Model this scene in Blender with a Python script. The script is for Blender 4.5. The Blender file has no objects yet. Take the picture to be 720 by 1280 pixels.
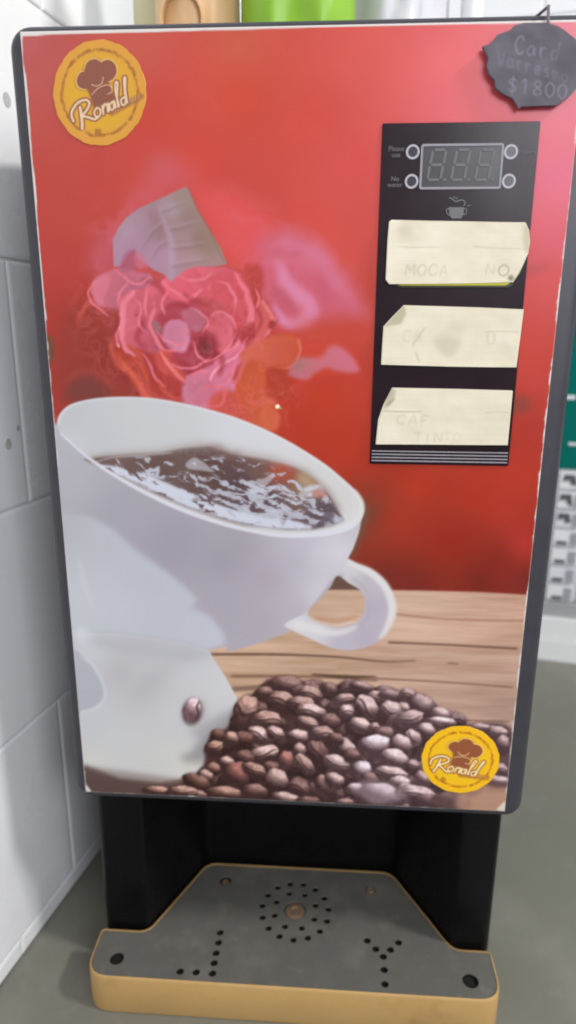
import numpy as np, math
# ---------------------------------------------------------------- painter for the printed graphics
def spl(pts, n=8, closed=True):
    P = np.array(pts, float); m = len(P); out = []
    for i in range(m if closed else m-1):
        if closed: a, b, c, d = P[(i-1) % m], P[i], P[(i+1) % m], P[(i+2) % m]
        else: a, b, c, d = P[max(i-1, 0)], P[i], P[i+1], P[min(i+2, m-1)]
        for k in range(n):
            t = k/n
            out.append(.5*((2*b)+(c-a)*t+(2*a-5*b+4*c-d)*t*t+(3*b-a-3*c+d)*t**3))
    if not closed: out.append(P[-1])
    return np.array(out)

def blur(m, s):
    if s <= .05: return m
    r = max(1, int(math.ceil(3*s)))
    if s < 4:
        k = np.exp(-.5*(np.arange(-r, r+1)/s)**2); k /= k.sum()
        for ax in (0, 1):
            p = np.pad(m, [(r, r) if a == ax else (0, 0) for a in range(2)], mode='edge')
            o = np.zeros_like(m); n = m.shape[ax]
            for i, w in enumerate(k): o += w*(p[i:i+n] if ax == 0 else p[:, i:i+n])
            m = o
        return m
    b = max(1, int(s*.98)); w = 2*b+1
    for it in range(3):
        for ax in (0, 1):
            p = np.pad(m, [(b+1, b) if a == ax else (0, 0) for a in range(2)], mode='edge')
            c = np.cumsum(p, axis=ax, dtype=np.float64)
            m = ((c[w:]-c[:-w]) if ax == 0 else (c[:, w:]-c[:, :-w]))/w
    return m.astype(np.float32)

_rng = np.random.RandomState(7)
def vnoise(x, y, seed=0):
    xi = np.floor(x).astype(np.int64); yi = np.floor(y).astype(np.int64)
    fx = x-xi; fy = y-yi; fx = fx*fx*(3-2*fx); fy = fy*fy*(3-2*fy)
    def h(a, b):
        n = (a*374761393+b*668265263+seed*974711) & 0x7fffffff
        n = ((n ^ (n >> 13))*1274126177) & 0x7fffffff
        return ((n ^ (n >> 16)) & 0xffff)/65535.
    return (h(xi, yi)*(1-fx)+h(xi+1, yi)*fx)*(1-fy)+(h(xi, yi+1)*(1-fx)+h(xi+1, yi+1)*fx)*fy
def fbm(x, y, o=4, seed=0):
    s = 0; a = .5; t = 0
    for i in range(o):
        s = s+a*vnoise(x*2**i, y*2**i, seed+i*17); t += a; a *= .5
    return s/t

class Canvas:
    def __init__(s, x0, y0, x1, y1, S, col=(128, 128, 128)):
        s.x0, s.y0, s.S = x0, y0, S
        s.w = int((x1-x0)*S); s.h = int((y1-y0)*S)
        s.a = np.empty((s.h, s.w, 3), np.float32); s.a[:] = col
    def xy(s, bb=None):
        r0, r1, c0, c1 = bb or (0, s.h, 0, s.w)
        return np.meshgrid(s.x0+(np.arange(c0, c1)+.5)/s.S, s.y0+(np.arange(r0, r1)+.5)/s.S)
    def mask(s, pts, soft=0.):
        P = (np.array(pts, float)-(s.x0, s.y0))*s.S
        pad = int(3*soft*s.S)+3
        c0 = max(0, int(P[:, 0].min())-pad); c1 = min(s.w, int(P[:, 0].max())+pad+1)
        r0 = max(0, int(P[:, 1].min())-pad); r1 = min(s.h, int(P[:, 1].max())+pad+1)
        if c1 <= c0 or r1 <= r0: return None
        W = c1-c0; H = r1-r0; D = np.zeros((H, W+2), np.float64); SUB = 3
        Q = np.roll(P, -1, 0)
        for (xa, ya), (xb, yb) in zip(P, Q):
            if ya == yb: continue
            sg = 1.
            if ya > yb: xa, ya, xb, yb, sg = xb, yb, xa, ya, -1.
            k = np.arange(math.ceil(max(ya, r0)*SUB-.5), math.ceil(min(yb, r1)*SUB-.5))
            if len(k) == 0: continue
            y = (k+.5)/SUB; x = xa+(y-ya)/(yb-ya)*(xb-xa)-c0
            x = np.clip(x, 0, W); ix = np.floor(x).astype(int); f = x-ix
            rr = k//SUB-r0; ok = (rr >= 0) & (rr < H)
            np.add.at(D, (rr[ok], ix[ok]), sg*(1-f[ok])/SUB); np.add.at(D, (rr[ok], ix[ok]+1), sg*f[ok]/SUB)
        m = np.clip(np.abs(np.cumsum(D, 1)[:, :W]), 0, 1).astype(np.float32)
        return blur(m, soft*s.S), (r0, r1, c0, c1)
    def put(s, mb, col, al=1.):
        if mb is None: return
        m, bb = mb; r0, r1, c0, c1 = bb
        if callable(col): X, Y = s.xy(bb); col = col(X, Y)
        v = s.a[r0:r1, c0:c1]; m = (m*al)[..., None]
        v += (np.asarray(col, np.float32)-v)*m
    def fill(s, pts, col, soft=0., al=1., sm=True, n=8, clip=None):
        mb = s.mask(spl(pts, n) if sm else pts, soft)
        if mb is not None and clip is not None:
            r0, r1, c0, c1 = mb[1]; mb = (mb[0]*clip[r0:r1, c0:c1], mb[1])
        s.put(mb, col, al)
    def stroke(s, pts, w, col, soft=0., al=1., sm=True, n=8, clip=None):
        P = spl(pts, n, False) if sm else np.array(pts, float)
        m = len(P); w = np.interp(np.linspace(0, 1, m), np.linspace(0, 1, len(np.atleast_1d(w))), np.atleast_1d(w))
        d = np.gradient(P, axis=0); d /= np.linalg.norm(d, axis=1)[:, None]+1e-9
        nn = np.stack([-d[:, 1], d[:, 0]], 1)*w[:, None]/2
        q = np.concatenate([P+nn, (P-nn)[::-1]])
        mb = s.mask(q, soft)
        if w.max() > 1.2:                                  # round ends
            for e, ww in ((P[0], w[0]), (P[-1], w[-1])):
                if ww > .6 and mb is not None:
                    t = np.linspace(0, 2*np.pi, 14)[:-1]
                    k = s.mask(np.stack([e[0]+ww/2*np.cos(t), e[1]+ww/2*np.sin(t)], 1), soft)
                    if k is not None:
                        r0, r1, c0, c1 = mb[1]; a0, a1, b0, b1 = k[1]
                        R0, R1, C0, C1 = max(r0, a0), min(r1, a1), max(c0, b0), min(c1, b1)
                        if R1 > R0 and C1 > C0:
                            v = mb[0][R0-r0:R1-r0, C0-c0:C1-c0]; np.maximum(v, k[0][R0-a0:R1-a0, C0-b0:C1-b0], out=v)
        if mb is not None and clip is not None:
            r0, r1, c0, c1 = mb[1]; mb = (mb[0]*clip[r0:r1, c0:c1], mb[1])
        s.put(mb, col, al)
    def full(s, pts, soft=0., sm=True):
        o = np.zeros((s.h, s.w), np.float32); mb = s.mask(spl(pts) if sm else pts, soft)
        if mb is not None: r0, r1, c0, c1 = mb[1]; o[r0:r1, c0:c1] = mb[0]
        return o
    def sample(s, x, y):
        X = np.clip((np.asarray(x)-s.x0)*s.S-.5, 0, s.w-1.001); Y = np.clip((np.asarray(y)-s.y0)*s.S-.5, 0, s.h-1.001)
        i = X.astype(int); j = Y.astype(int); f = (X-i)[:, None]; g = (Y-j)[:, None]; a = s.a
        return (a[j, i]*(1-f)+a[j, i+1]*f)*(1-g)+(a[j+1, i]*(1-f)+a[j+1, i+1]*f)*g

def idw(pts, pw=2.2, r=12.):
    P = np.array(pts, float)
    def f(X, Y):
        st = 6; x = X[::st, ::st]; y = Y[::st, ::st]; num = 0; den = 0
        for p in P:
            w = 1/((x-p[0])**2+(y-p[1])**2+r*r)**(pw/2)
            num = num+w[..., None]*p[2:5]; den = den+w
        c = num/den[..., None]
        gy = np.clip(np.arange(X.shape[0])/st, 0, c.shape[0]-1.001) if c.shape[0] > 1 else np.zeros(X.shape[0])
        gx = np.clip(np.arange(X.shape[1])/st, 0, c.shape[1]-1.001) if c.shape[1] > 1 else np.zeros(X.shape[1])
        j = gy.astype(int); i = gx.astype(int); j2 = np.minimum(j+1, c.shape[0]-1); i2 = np.minimum(i+1, c.shape[1]-1)
        fy = (gy-j)[:, None, None]; fx = (gx-i)[None, :, None]
        return (c[j][:, i]*(1-fx)+c[j][:, i2]*fx)*(1-fy)+(c[j2][:, i]*(1-fx)+c[j2][:, i2]*fx)*fy
    return f
def lerp2(p0, c0, p1, c1):
    p0, p1, c0, c1 = (np.array(v, float) for v in (p0, p1, c0, c1)); d = p1-p0; L = d@d
    return lambda X, Y: c0+np.clip(((X-p0[0])*d[0]+(Y-p0[1])*d[1])/L, 0, 1)[..., None]*(c1-c0)
def ell(cx, cy, rx, ry, ang=0, n=28):
    t = np.linspace(0, 2*np.pi, n+1)[:-1]; a = math.radians(ang)
    u = rx*np.cos(t); v = ry*np.sin(t)
    return np.stack([cx+u*math.cos(a)-v*math.sin(a), cy+u*math.sin(a)+v*math.cos(a)], 1)

def bean(C, cx, cy, rx, ry, ang, dark, lite, crease=0, L=(.34, -.80, .50), sd=0):
    a = math.radians(ang)
    wob = ell(0, 0, 1, 1, 0, 22)
    r = 1+.07*np.array([math.sin(k*1.9+sd*2.1)+math.sin(k*.8+sd) for k in range(22)])/1.4
    P = wob*r[:, None]*(rx, ry)
    P = np.stack([cx+P[:, 0]*math.cos(a)-P[:, 1]*math.sin(a), cy+P[:, 0]*math.sin(a)+P[:, 1]*math.cos(a)], 1)
    mb = C.mask(spl(P, 3), .5)
    if mb is None: return
    C.fill(ell(cx, cy+1.8, rx*1.12, ry*1.16, ang), (50, 33, 35), 1.8, .5, sm=False)   # gap between beans in the print
    X, Y = C.xy(mb[1]); dx = X-cx; dy = Y-cy
    u = (dx*math.cos(a)+dy*math.sin(a))/rx; v = (-dx*math.sin(a)+dy*math.cos(a))/ry
    z = np.sqrt(np.clip(1-u*u-v*v, .02, 1))
    nx = u*math.cos(a)-v*math.sin(a); ny = u*math.sin(a)+v*math.cos(a)
    lam = np.clip(nx*L[0]+ny*L[1]+z*L[2], 0, 1)
    lam = np.clip((lam-.16)/.70, 0, 1)**1.35
    n = fbm(X*.33+sd*7, Y*.33, 3, sd)-.5
    n2 = fbm(X*.12+sd*5, Y*.12, 2, sd+3)-.5
    lam = np.clip(lam+n*.22+n2*.25, 0, 1)
    if crease:
        cv = v+.18*np.sin(u*3.2+sd)
        lip = np.exp(-((np.abs(cv)-.2)/.12)**2)*(np.abs(u) < .95)
        lam = np.clip(lam+.34*lip*(.4+lam), 0, 1)
        gap = np.exp(-(cv/.11)**2)*np.clip((.92-np.abs(u))*5, 0, 1)
        lam = lam*(1-.8*gap)
    lite = np.array(lite)*1.1+8
    col = np.array(dark)+(lite-np.array(dark))*lam[..., None]
    col = col+(np.clip(lam-.72, 0, 1)*110*(.6+n*1.5))[..., None]
    C.put(mb, col)
# ---------------------------------------------------------------- lettering and small printed pieces
GL = {'C': [[(.9,.2),(.6,0),(.2,.15),(0,.5),(.2,.9),(.6,1),(.9,.8)]], 'M': [[(0,1),(.1,0),(.5,.6),(.9,0),(1,1)]], 'O': [[(.5,0),(.1,.25),(.05,.7),(.45,1),(.9,.75),(.92,.25),(.5,0)]],
 'N': [[(0,1),(.05,0),(.85,1),(.9,0)]], 'A': [[(0,1),(.45,0),(.9,1)],[(.2,.65),(.7,.65)]], 'F': [[(.8,0),(.1,0),(.1,1)],[(.1,.5),(.6,.5)]], 'T': [[(0,0),(.95,0)],[(.48,0),(.48,1)]], 'I': [[(.4,0),(.4,1)]],
 'E': [[(.8,0),(.1,0),(.1,1),(.85,1)],[(.1,.5),(.6,.5)]], 'a': [[(.75,.45),(.4,.4),(.1,.7),(.3,1),(.7,.8),(.78,.42),(.85,1)]], 'r': [[(.15,.4),(.2,1)],[(.18,.65),(.4,.42),(.7,.45)]], 'd': [[(.7,.5),(.35,.45),(.1,.72),(.3,1),(.65,.85)],[(.9,-.05),(.7,1)]],
 'V': [[(0,.05),(.4,1),(.85,0)]], 'e': [[(.15,.7),(.75,.65),(.6,.42),(.25,.45),(.1,.75),(.35,1),(.8,.9)]], 's': [[(.75,.45),(.3,.42),(.25,.62),(.65,.75),(.6,.98),(.1,.95)]], 'm': [[(.08,.42),(.1,1)],[(.1,.6),(.3,.42),(.46,.6),(.48,1)],[(.48,.6),(.7,.42),(.88,.6),(.9,1)]],
 'o': [[(.45,.42),(.1,.6),(.15,.95),(.55,1),(.8,.75),(.45,.42)]], '$': [[(.85,.2),(.4,.08),(.1,.3),(.45,.5),(.8,.7),(.5,.95),(.05,.82)],[(.5,-.1),(.42,1.1)]], '1': [[(.15,.25),(.5,0),(.45,1)]], '8': [[(.5,.48),(.15,.25),(.45,0),(.8,.22),(.5,.48),(.1,.75),(.45,1),(.85,.75),(.5,.48)]],
 '0': [[(.5,0),(.1,.3),(.12,.75),(.5,1),(.85,.7),(.85,.25),(.5,0)]], 'P': [[(.1,1),(.1,0),(.6,.02),(.8,.25),(.6,.5),(.1,.52)]], 'U': [[(.08,0),(.1,.75),(.45,1),(.8,.75),(.85,0)]]}
def scribe(C, text, p, d, up, gap, w, col, soft=.4, al=1., sm=True):
    x, y = p; L = math.hypot(*d)
    for ch in text:
        for st in GL.get(ch, []):
            C.stroke([(x+d[0]*a+up[0]*(1-b), y+d[1]*a-up[1]*(1-b)) for a, b in st], w, col, soft, al, sm=sm and len(st) > 2, n=4)
        x += d[0]*(1+gap); y += d[1]*(1+gap)

def logo(cx, cy, rx, ry, rot, S, pale):
    """round yellow sticker: chef hat over a brush-script word"""
    C = Canvas(cx-rx*1.1, cy-ry*1.1, cx+rx*1.1, cy+ry*1.1, S, (224, 168, 40))
    a = math.radians(rot); ca, sa = math.cos(a), math.sin(a)
    def T(q): q = np.array(q, float); return np.stack([cx+rx*(q[:, 0]*ca-q[:, 1]*sa), cy+ry*(q[:, 0]*sa+q[:, 1]*ca)], 1)
    u = (rx+ry)/2
    yel, edge, och, brn, crm = [(228,170,38),(226,160,56),(178,112,34),(146,84,62),(240,212,170)] if pale else [(226,178,20),(232,176,18),(174,108,14),(138,76,44),(240,214,156)]
    C.a[:] = edge; C.fill(T(ell(0,0,.9,.9)), yel, u*.02, sm=False)
    C.fill(T(ell(0,0,1.02,1.02)), edge, 1, sm=False); C.fill(T(ell(0,0,.74,.74)), yel, u*.05, sm=False)
    rs = np.random.RandomState(5)
    # small worn capitals round the rim
    for t0, t1 in ((-165,-110),(-104,-35),(-28,25),(30,60),(66,128),(140,190)):
        t = t0
        while t < t1:
            dt = rs.uniform(3.4, 6.5); tt = np.radians([t, t+dt*.62]); r = rs.uniform(.80,.83)
            C.stroke(T([(r*math.cos(k), r*math.sin(k)) for k in tt]), u*rs.uniform(.045,.075), tuple(np.array(och)*.94), u*.006, rs.uniform(.35,.85), sm=False)
            t += dt
    q = [(-.34,.60),(-.22,.66),(-.27,.78),(-.39,.72)]
    C.fill(T(q), och, u*.01, .9, sm=False)
    # hat
    HK = lambda q: (np.array(q, float)-(.08, .1))*1.0+(.02, .13)
    for e in (ell(-.16,-.36,.23,.2), ell(.1,-.50,.25,.21), ell(.36,-.36,.22,.22), [(-.25,-.3),(.45,-.35),(.35,-.1),(.34,.2),(-.2,.2),(-.18,-.1)]):
        C.fill(T(HK(e)), och, u*.02, .55, sm=False)
    for e in (ell(-.14,-.36,.19,.17), ell(.1,-.49,.22,.18), ell(.36,-.36,.2,.2), ell(.1,-.34,.3,.16), [(-.17,-.26),(.34,-.3),(.31,-.05),(.33,.2),(-.16,.2),(-.15,-.06)]):
        C.fill(T(HK(e)), brn, u*.008, sm=False)
    w = u*.018
    for st in ([(-.2,-.19),(-.33,-.28),(-.34,-.42),(-.22,-.54),(-.1,-.53)], [(-.1,-.56),(.02,-.68),(.2,-.67),(.31,-.55)], [(.3,-.57),(.46,-.56),(.57,-.42),(.55,-.26),(.42,-.15),(.3,-.15)], [(-.06,-.24),(.04,-.17),(.16,-.18),(.24,-.28)], [(-.12,-.05),(.06,-.12),(.26,-.11),(.34,-.03),(.3,.05),(.2,.06)]):
        C.stroke(T(HK(st)), w, crm, u*.006, .85)
    C.stroke(T([(.1,.45),(.4,.42),(.8,.38)]), u*.13, brn, u*.02, .6)
    for k in range(9): C.stroke(T([(.17+k*.07,.47-k*.008),(.21+k*.07,.39-k*.008)]), u*.016, crm, u*.006, .6, sm=False)
    # word
    word = [[(-.54,.02),(-.6,.3),(-.66,.46)], [(-.8,.24),(-.78,.06),(-.58,-.08),(-.36,-.08),(-.3,.03),(-.44,.15),(-.58,.2)], [(-.58,.2),(-.44,.28),(-.3,.38),(-.2,.36)],
            [(-.16,.17),(-.26,.24),(-.24,.35),(-.14,.34),(-.1,.24),(-.16,.17)], [(-.06,.36),(-.02,.18)], [(-.04,.26),(.05,.17),(.09,.22),(.06,.35)], [(.09,.34),(.13,.18)], [(.26,.19),(.16,.22),(.14,.33),(.22,.33),(.28,.18),(.27,.34)],
            [(.33,.34),(.38,.14),(.5,-.12),(.46,-.16),(.39,.02),(.36,.34)], [(.56,.2),(.46,.22),(.44,.33),(.52,.34),(.58,.2)], [(.57,.34),(.63,.06),(.72,-.16),(.68,-.16),(.58,.16)]]
    for wd_, col, al in ((u*.098, brn, 1), (u*.042, crm, 1)):
        for i, st in enumerate(word):
            k = 1.35 if i == 0 else 1.15 if i < 3 else .92
            C.stroke(T(np.array(st)*(.88,.9)+(-.02,.09)), wd_*k if col is crm else wd_*(1.1 if i < 3 else 1), col, u*.008, al)
    return C

def paper(poly, seed, S=3):
    P = np.array(poly); x0, y0 = P.min(0)-2; x1, y1 = P.max(0)+2
    C = Canvas(x0, y0, x1, y1, S, (239, 230, 205)); X, Y = C.xy()
    n = fbm(X*.035+seed*9, Y*.05, 4, seed)-.5
    C.a += n[..., None]*np.array([20, 22, 30])
    n = fbm(X*.01+seed*5, Y*.9, 3, seed+5)-.5
    C.a += n[..., None]*8
    return C
P1 = [(489,276),(655,279),(659.5,289),(660.5,304),(658,318),(653,330),(647,343),(640,353),(560,355),(486,355.5),(481.7,350),(484,300),(486,278)]
P2 = [(504,381.7),(600,384.5),(652.5,387),(648,424),(643.6,459),(560,458),(476,455.5),(477.5,430),(479,408),(490,396)]
P3 = [(489.7,484.4),(570,486),(639,488),(636,522),(632.8,555.6),(550,555),(469.4,554.4),(471,538),(472.5,524),(479,505)]
PC = (192, 184, 160)
def paper1():
    C = paper(P1, 1)
    C.fill(ell(505,289,9,8), (196,189,166), 4, .5, sm=False); C.stroke([(496,309),(520,310),(548,309.5)], [.8,1.2,.6], PC, .6, .7); C.stroke([(590,309),(620,311),(656,312)], 1, PC, .5, .6)
    C.fill([(556,320),(580,316),(585,332),(566,340)], (240,232,206), 5, .8)
    scribe(C, 'MOC', (506,345), (11,0), (1.5,14), .3, 1.8, (196,186,160), .9, .6); scribe(C, 'A', (549,345), (9,0), (1,13), .3, 1.5, (208,198,172), .9, .6); scribe(C, 'N', (606,343), (10,.3), (2,12), .3, 1.6, (204,194,168), .8, .6); scribe(C, 'O', (621,345), (13,.5), (1.5,14), .3, 1.8, (190,180,152), .5, .9)
    C.fill([(655,280),(660,292),(661,312),(655,316),(652,296)], (206,198,168), 2, .8); C.stroke([(657,322),(650,338),(641,352)], 1.5, (150,140,112), .7, .7); C.fill(ell(637,348,3.5,3.5), (120,110,84), 1.2, .75, sm=False)
    return C
def paper2():
    C = paper(P2, 2)
    C.fill([(504,381),(507,392),(500,405),(479,409)], (196,188,160), 1, .95, sm=False); C.stroke([(501,405),(507,393),(505,382)], 1.2, (214,206,182), .6, .8)
    C.fill([(545,420),(566,402),(580,405),(574,430),(560,448)], (214,206,182), 5, .5); C.fill([(540,425),(575,425),(560,447)], (212,204,180), 3, .6)
    scribe(C, 'CA', (503,428), (10,-.6), (1,15), .3, 1.6, (210,202,178), 1.1, .6); C.stroke([(515,432),(530,410)], 2.5, (202,194,168), .8, .6); C.stroke([(519,440),(523,452)], 2.5, (200,192,166), .8, .6)
    C.stroke([(604,415),(625,414),(647,415)], 1, PC, .6, .6); scribe(C, 'U', (607,430), (11,0), (.5,13), .2, 1.4, (206,197,170), .8, .7)
    return C
def paper3():
    C = paper(P3, 3)
    C.stroke([(478,513),(500,514),(526,514)], [1.2,1.4,.8], (182,174,148), .5, .8); C.stroke([(604,515),(622,514),(634,515)], 1.1, (196,188,162), .5, .7)
    scribe(C, 'CAF', (495,529), (11,.4), (1.5,11), .35, 1.5, (202,194,168), .9, .65); scribe(C, 'TIN', (517,551), (9,0), (1,11), .4, 1.3, (202,194,168), .7, .65); scribe(C, 'TO', (553,551), (9,0), (1,11), .4, 1.3, (214,206,180), .8, .5)
    C.fill([(486,484),(494,488),(487,505),(479,510),(482,496)], (190,182,154), 1.5, .8); C.stroke([(484,506),(492,498)], 2.4, (140,132,110), .8, .6)
    return C
TAG = [(601,62),(608,60),(614,55),(619,48),(627,45),(635,42),(640,36.5),(652,33),(664,33.5),(676,33.5),(683,33),(687,35),(694,37),(702,42),(711,49),(718,55),(721,62),(724,75),(726,88),(724,100),(719,112),(710,122),(700,130),(692,135),(680,134),(668,136),(656,133.5),(650,135.5),(646,139),(643,133),(638,126),(627,121),(617,113),(616,104),(609,96),(606,86),(608,76),(604,68)]
def chalk_tag():
    C = Canvas(596, 28, 732, 142, 3, (92, 88, 97)); X, Y = C.xy()
    C.a += (fbm(X*.05, Y*.06, 4, 31)-.5)[..., None]*30
    c = (128,124,135)
    scribe(C, 'C', (641,70), (11,3), (2,22), .3, 1.5, (142,138,142), .7, .85); scribe(C, 'a', (655,73), (12,1), (1,19), .3, 1.9, c, .8, .75); scribe(C, 'r', (670,75), (12,2), (2,20), .3, 2, c, .8, .8); scribe(C, 'd', (684,78), (11,2), (3,21), .3, 1.9, c, .7, .85)
    for i, ch in enumerate('Varresmo'): scribe(C, ch, (620+i*11.2, 84+i*2.9), (9.2,2.4), (0,17), .2, 1.9, (124,118,131), .9, .7)
    scribe(C, '$1800', (632,118), (12.5,1.6), (1,18), .22, 1.9, (128,121,135), .7, .85)
    C.fill([(690,60),(725,66),(722,100),(690,96)], (78,75,84), 6, .5)
    return C
# ---------------------------------------------------------------- the print on the machine's front
def front_print():
    C = Canvas(0, 0, 770, 1030, 1.5)
    X, Y = C.xy()
    C.a[:] = idw([(30,50,178,96,98),(60,90,180,92,86),(170,60,194,96,84),(300,60,198,98,78),(300,120,199,80,60),(200,150,192,76,64),(450,70,206,92,82),
        (450,200,206,82,78),(560,80,216,100,103),(620,120,215,98,108),(690,50,216,116,130),(700,140,212,98,122),(700,220,208,92,122),(690,300,206,86,102),(690,350,204,82,80),(580,140,218,100,108),(660,450,196,76,64),(650,600,182,64,48),(390,300,205,82,72),
        (390,150,204,82,70),(80,250,186,76,68),(55,330,178,68,64),(80,400,170,62,54),(100,470,152,56,48),(130,440,146,54,46),(400,440,198,76,60),(400,500,186,66,44),(440,560,184,66,46),
        (400,540,180,66,46),(520,610,180,64,42),(600,620,172,58,38),(500,650,160,56,38),(560,680,146,48,32),(620,700,128,46,38),(655,680,182,64,56),(660,725,112,48,42),
        (600,730,112,46,38),(480,730,108,50,42),(460,640,120,70,54),(520,735,112,46,38),(250,200,200,78,68),(640,640,172,60,44),(300,470,190,72,62)])(X, Y)
    n = (fbm(X*.012, Y*.012, 4, 3)-.5)[..., None]
    C.a += n*np.array([14, 10, 10])+np.array([7, -7, -8])*(Y[..., None] > 0)
    # steam and glow
    F = C.fill; K = C.stroke
    F([(238,238),(275,236),(315,256),(345,285),(352,322),(320,350),(285,330),(262,290)], (226,86,88), 11, .85)
    F([(180,215),(235,205),(245,232),(205,250),(165,275),(150,270)], (206,92,100), 9, .6)
    F([(185,195),(215,190),(222,215),(200,222)], (202,98,112), 10, .5)
    F([(118,300),(140,282),(148,330),(150,352),(118,350),(108,330)], (196,92,106), 7, .7)
    F([(318,306),(345,288),(378,294),(406,316),(424,345),(452,372),(446,392),(412,400),(372,412),(338,404),(322,360)], (207,100,124), 9, .8)
    F([(345,290),(385,292),(420,325),(450,368),(470,400),(440,392),(405,352),(370,322)], (210,108,132), 8, .55)
    K([(350,330),(357,352),(372,366),(388,380),(386,396),(366,404),(350,394),(346,380)], [12,18,20,20,18,16,12,6], (222,136,170), 4, .85)
    K([(352,308),(384,313),(405,330),(418,350),(438,370)], [8,12,12,10,5], (214,116,146), 5, .8)
    F([(338,366),(352,360),(366,372),(370,386),(356,388)], (192,88,108), 4, .7)
    F([(340,312),(375,312),(380,320),(345,322)], (190,82,98), 4, .5)
    F([(395,345),(412,355),(416,378),(402,372)], (196,88,110), 5, .6)
    F([(365,404),(420,400),(470,410),(468,436),(400,432),(372,424)], (196,74,58), 8, .6)
    # rose
    F([(120,352),(150,334),(190,345),(250,332),(300,345),(330,372),(345,400),(322,440),(300,470),(318,500),(290,535),(250,512),(200,500),(165,470),(140,420),(118,385)], (196,84,92), 6, .95)
    F([(75,400),(110,372),(150,405),(165,450),(195,500),(130,505),(85,505),(70,460)], (148,56,44), 9, .7)
    F([(84,485),(105,470),(130,480),(140,500),(90,505)], (112,62,58), 6, .7)
    K([(82,478),(100,466),(125,470),(145,488)], 5, (170,70,66), 3, .6)
    K([(98,402),(104,388),(116,376),(124,374)], [5,7,8,4], (198,82,72), 2, .7)
    K([(118,470),(150,482),(172,494)], 9, (160,62,60), 5, .5)
    F([(116,354),(143,337),(180,338),(195,357),(168,377),(163,404),(145,399),(124,377)], lerp2((118,350),(206,108,122),(185,390),(182,98,118)), 2)
    F([(118,352),(132,343),(136,356),(126,384),(118,368)], (216,118,134), 2, .8)
    F([(130,385),(162,402),(168,430),(198,465),(170,462),(150,432)], (170,64,60), 4, .8)
    F([(140,425),(158,432),(190,470),(212,512),(188,505),(160,470)], (186,70,52), 3, .9)
    K([(138,430),(150,452),(172,478),(190,506)], [2,6,9,10], (214,96,72), 2, .6)
    K([(160,432),(172,440),(180,456),(190,468)], [3,8,7,2], (218,100,80), 1.5, .8)
    F([(172,432),(196,428),(222,470),(232,500),(206,505),(184,470)], (178,62,54), 4, .8)
    # petal layers
    F([(152,372),(178,358),(200,368),(196,400),(200,440),(172,436),(156,428),(150,405)], lerp2((152,400),(220,108,122),(198,400),(186,84,100)), 1.5)
    K([(166,362),(154,382),(151,410),(157,432),(168,445)], [4,6,9,6,2], (230,124,138), 1, .9)
    F([(180,362),(215,352),(245,360),(240,395),(215,402),(198,425),(184,400)], lerp2((185,360),(214,98,112),(235,400),(188,76,92)), 1.5)
    K([(184,360),(180,378),(184,394)], [2,5,2], (228,120,134), 1, .8)
    F([(203,355),(240,334),(283,337),(306,356),(311,395),(304,422),(292,410),(276,380),(250,372),(225,376)], lerp2((215,345),(226,100,116),(300,410),(204,80,86)), 1.5)
    K([(205,352),(222,366),(236,372),(252,362)], [2,4,5,2], (236,120,134), 1, .7)
    K([(292,344),(306,366),(311,394),(302,418)], [3,6,9,3], (236,118,130), 1.2, .8)
    F([(300,335),(322,330),(330,350),(324,372),(326,392),(314,380),(308,352)], (186,66,60), 3, .9)
    F([(320,378),(338,388),(342,405),(330,424),(318,430),(314,404)], (212,92,92), 2, .9)
    K([(326,378),(338,390),(341,408),(331,424)], [2,5,5,2], (226,116,120), 1, .8)
    F([(338,400),(346,404),(342,412),(336,410)], (160,52,56), 1.5, .8)
    F([(200,388),(230,380),(262,392),(288,408),(292,440),(270,470),(240,472),(212,452),(198,424)], (178,70,84), 2.5, .9)
    F([(226,390),(250,386),(256,402),(250,414),(236,412)], (190,110,128), 2, .8)
    F([(202,424),(210,402),(232,404),(238,420),(234,438),(214,437)], lerp2((204,404),(198,116,140),(236,436),(214,128,152)), 1.5)
    K([(194,384),(187,404),(194,424),(204,438),(222,438)], [3,5,6,5,2], (224,118,130), 1, .85)
    F([(190,402),(198,400),(204,412),(196,420)], (160,112,118), 2, .7)
    F([(262,392),(286,396),(290,420),(282,440),(266,432),(256,412)], lerp2((258,400),(206,92,104),(288,430),(222,106,120)), 1.5)
    F([(246,420),(262,416),(272,430),(266,448),(250,450),(242,436)], (150,50,58), 3.5, .9)
    F([(250,430),(260,428),(262,440),(252,444)], (118,50,52), 3, .7)
    F([(192,440),(214,440),(228,462),(232,478),(214,470),(198,458)], (206,84,80), 1.5, .85)
    K([(196,438),(210,452),(222,468),(232,476),(248,474)], [2,6,5,4,1.5], (232,118,112), 1, .85)
    F([(232,470),(262,456),(290,430),(304,424),(304,450),(290,472),(296,490),(262,500),(236,490)], lerp2((240,480),(208,118,142),(300,440),(224,116,140)), 2)
    F([(228,480),(262,478),(272,500),(258,512),(232,506)], lerp2((230,485),(198,120,142),(268,500),(212,110,132)), 2.5)
    K([(262,476),(268,464),(282,452),(300,442),(304,424)], [2,4,4,3,2], (240,150,168), .8, .8)
    K([(280,438),(296,428),(302,410),(314,396)], [2,4,4,2], (236,128,138), 1, .7)
    F([(296,416),(310,400),(320,412),(318,424),(304,430)], (176,60,62), 2, .8)
    K([(302,432),(308,450),(302,468),(290,488)], [3,6,6,4], (226,124,150), 1.5, .7)
    # orange side and drops
    F([(304,436),(340,420),(370,420),(375,440),(366,456),(335,460),(308,456)], lerp2((308,440),(214,102,86),(374,440),(204,88,56)), 3)
    K([(374,424),(375,440),(366,456),(345,460)], [2,3,4,2], (222,124,100), 1, .7)
    F([(308,456),(336,458),(334,490),(346,508),(345,536),(300,540),(290,512)], lerp2((310,460),(204,88,56),(330,535),(204,92,66)), 3)
    F([(336,462),(362,462),(360,500),(344,500),(336,485)], (180,66,44), 4, .9)
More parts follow.
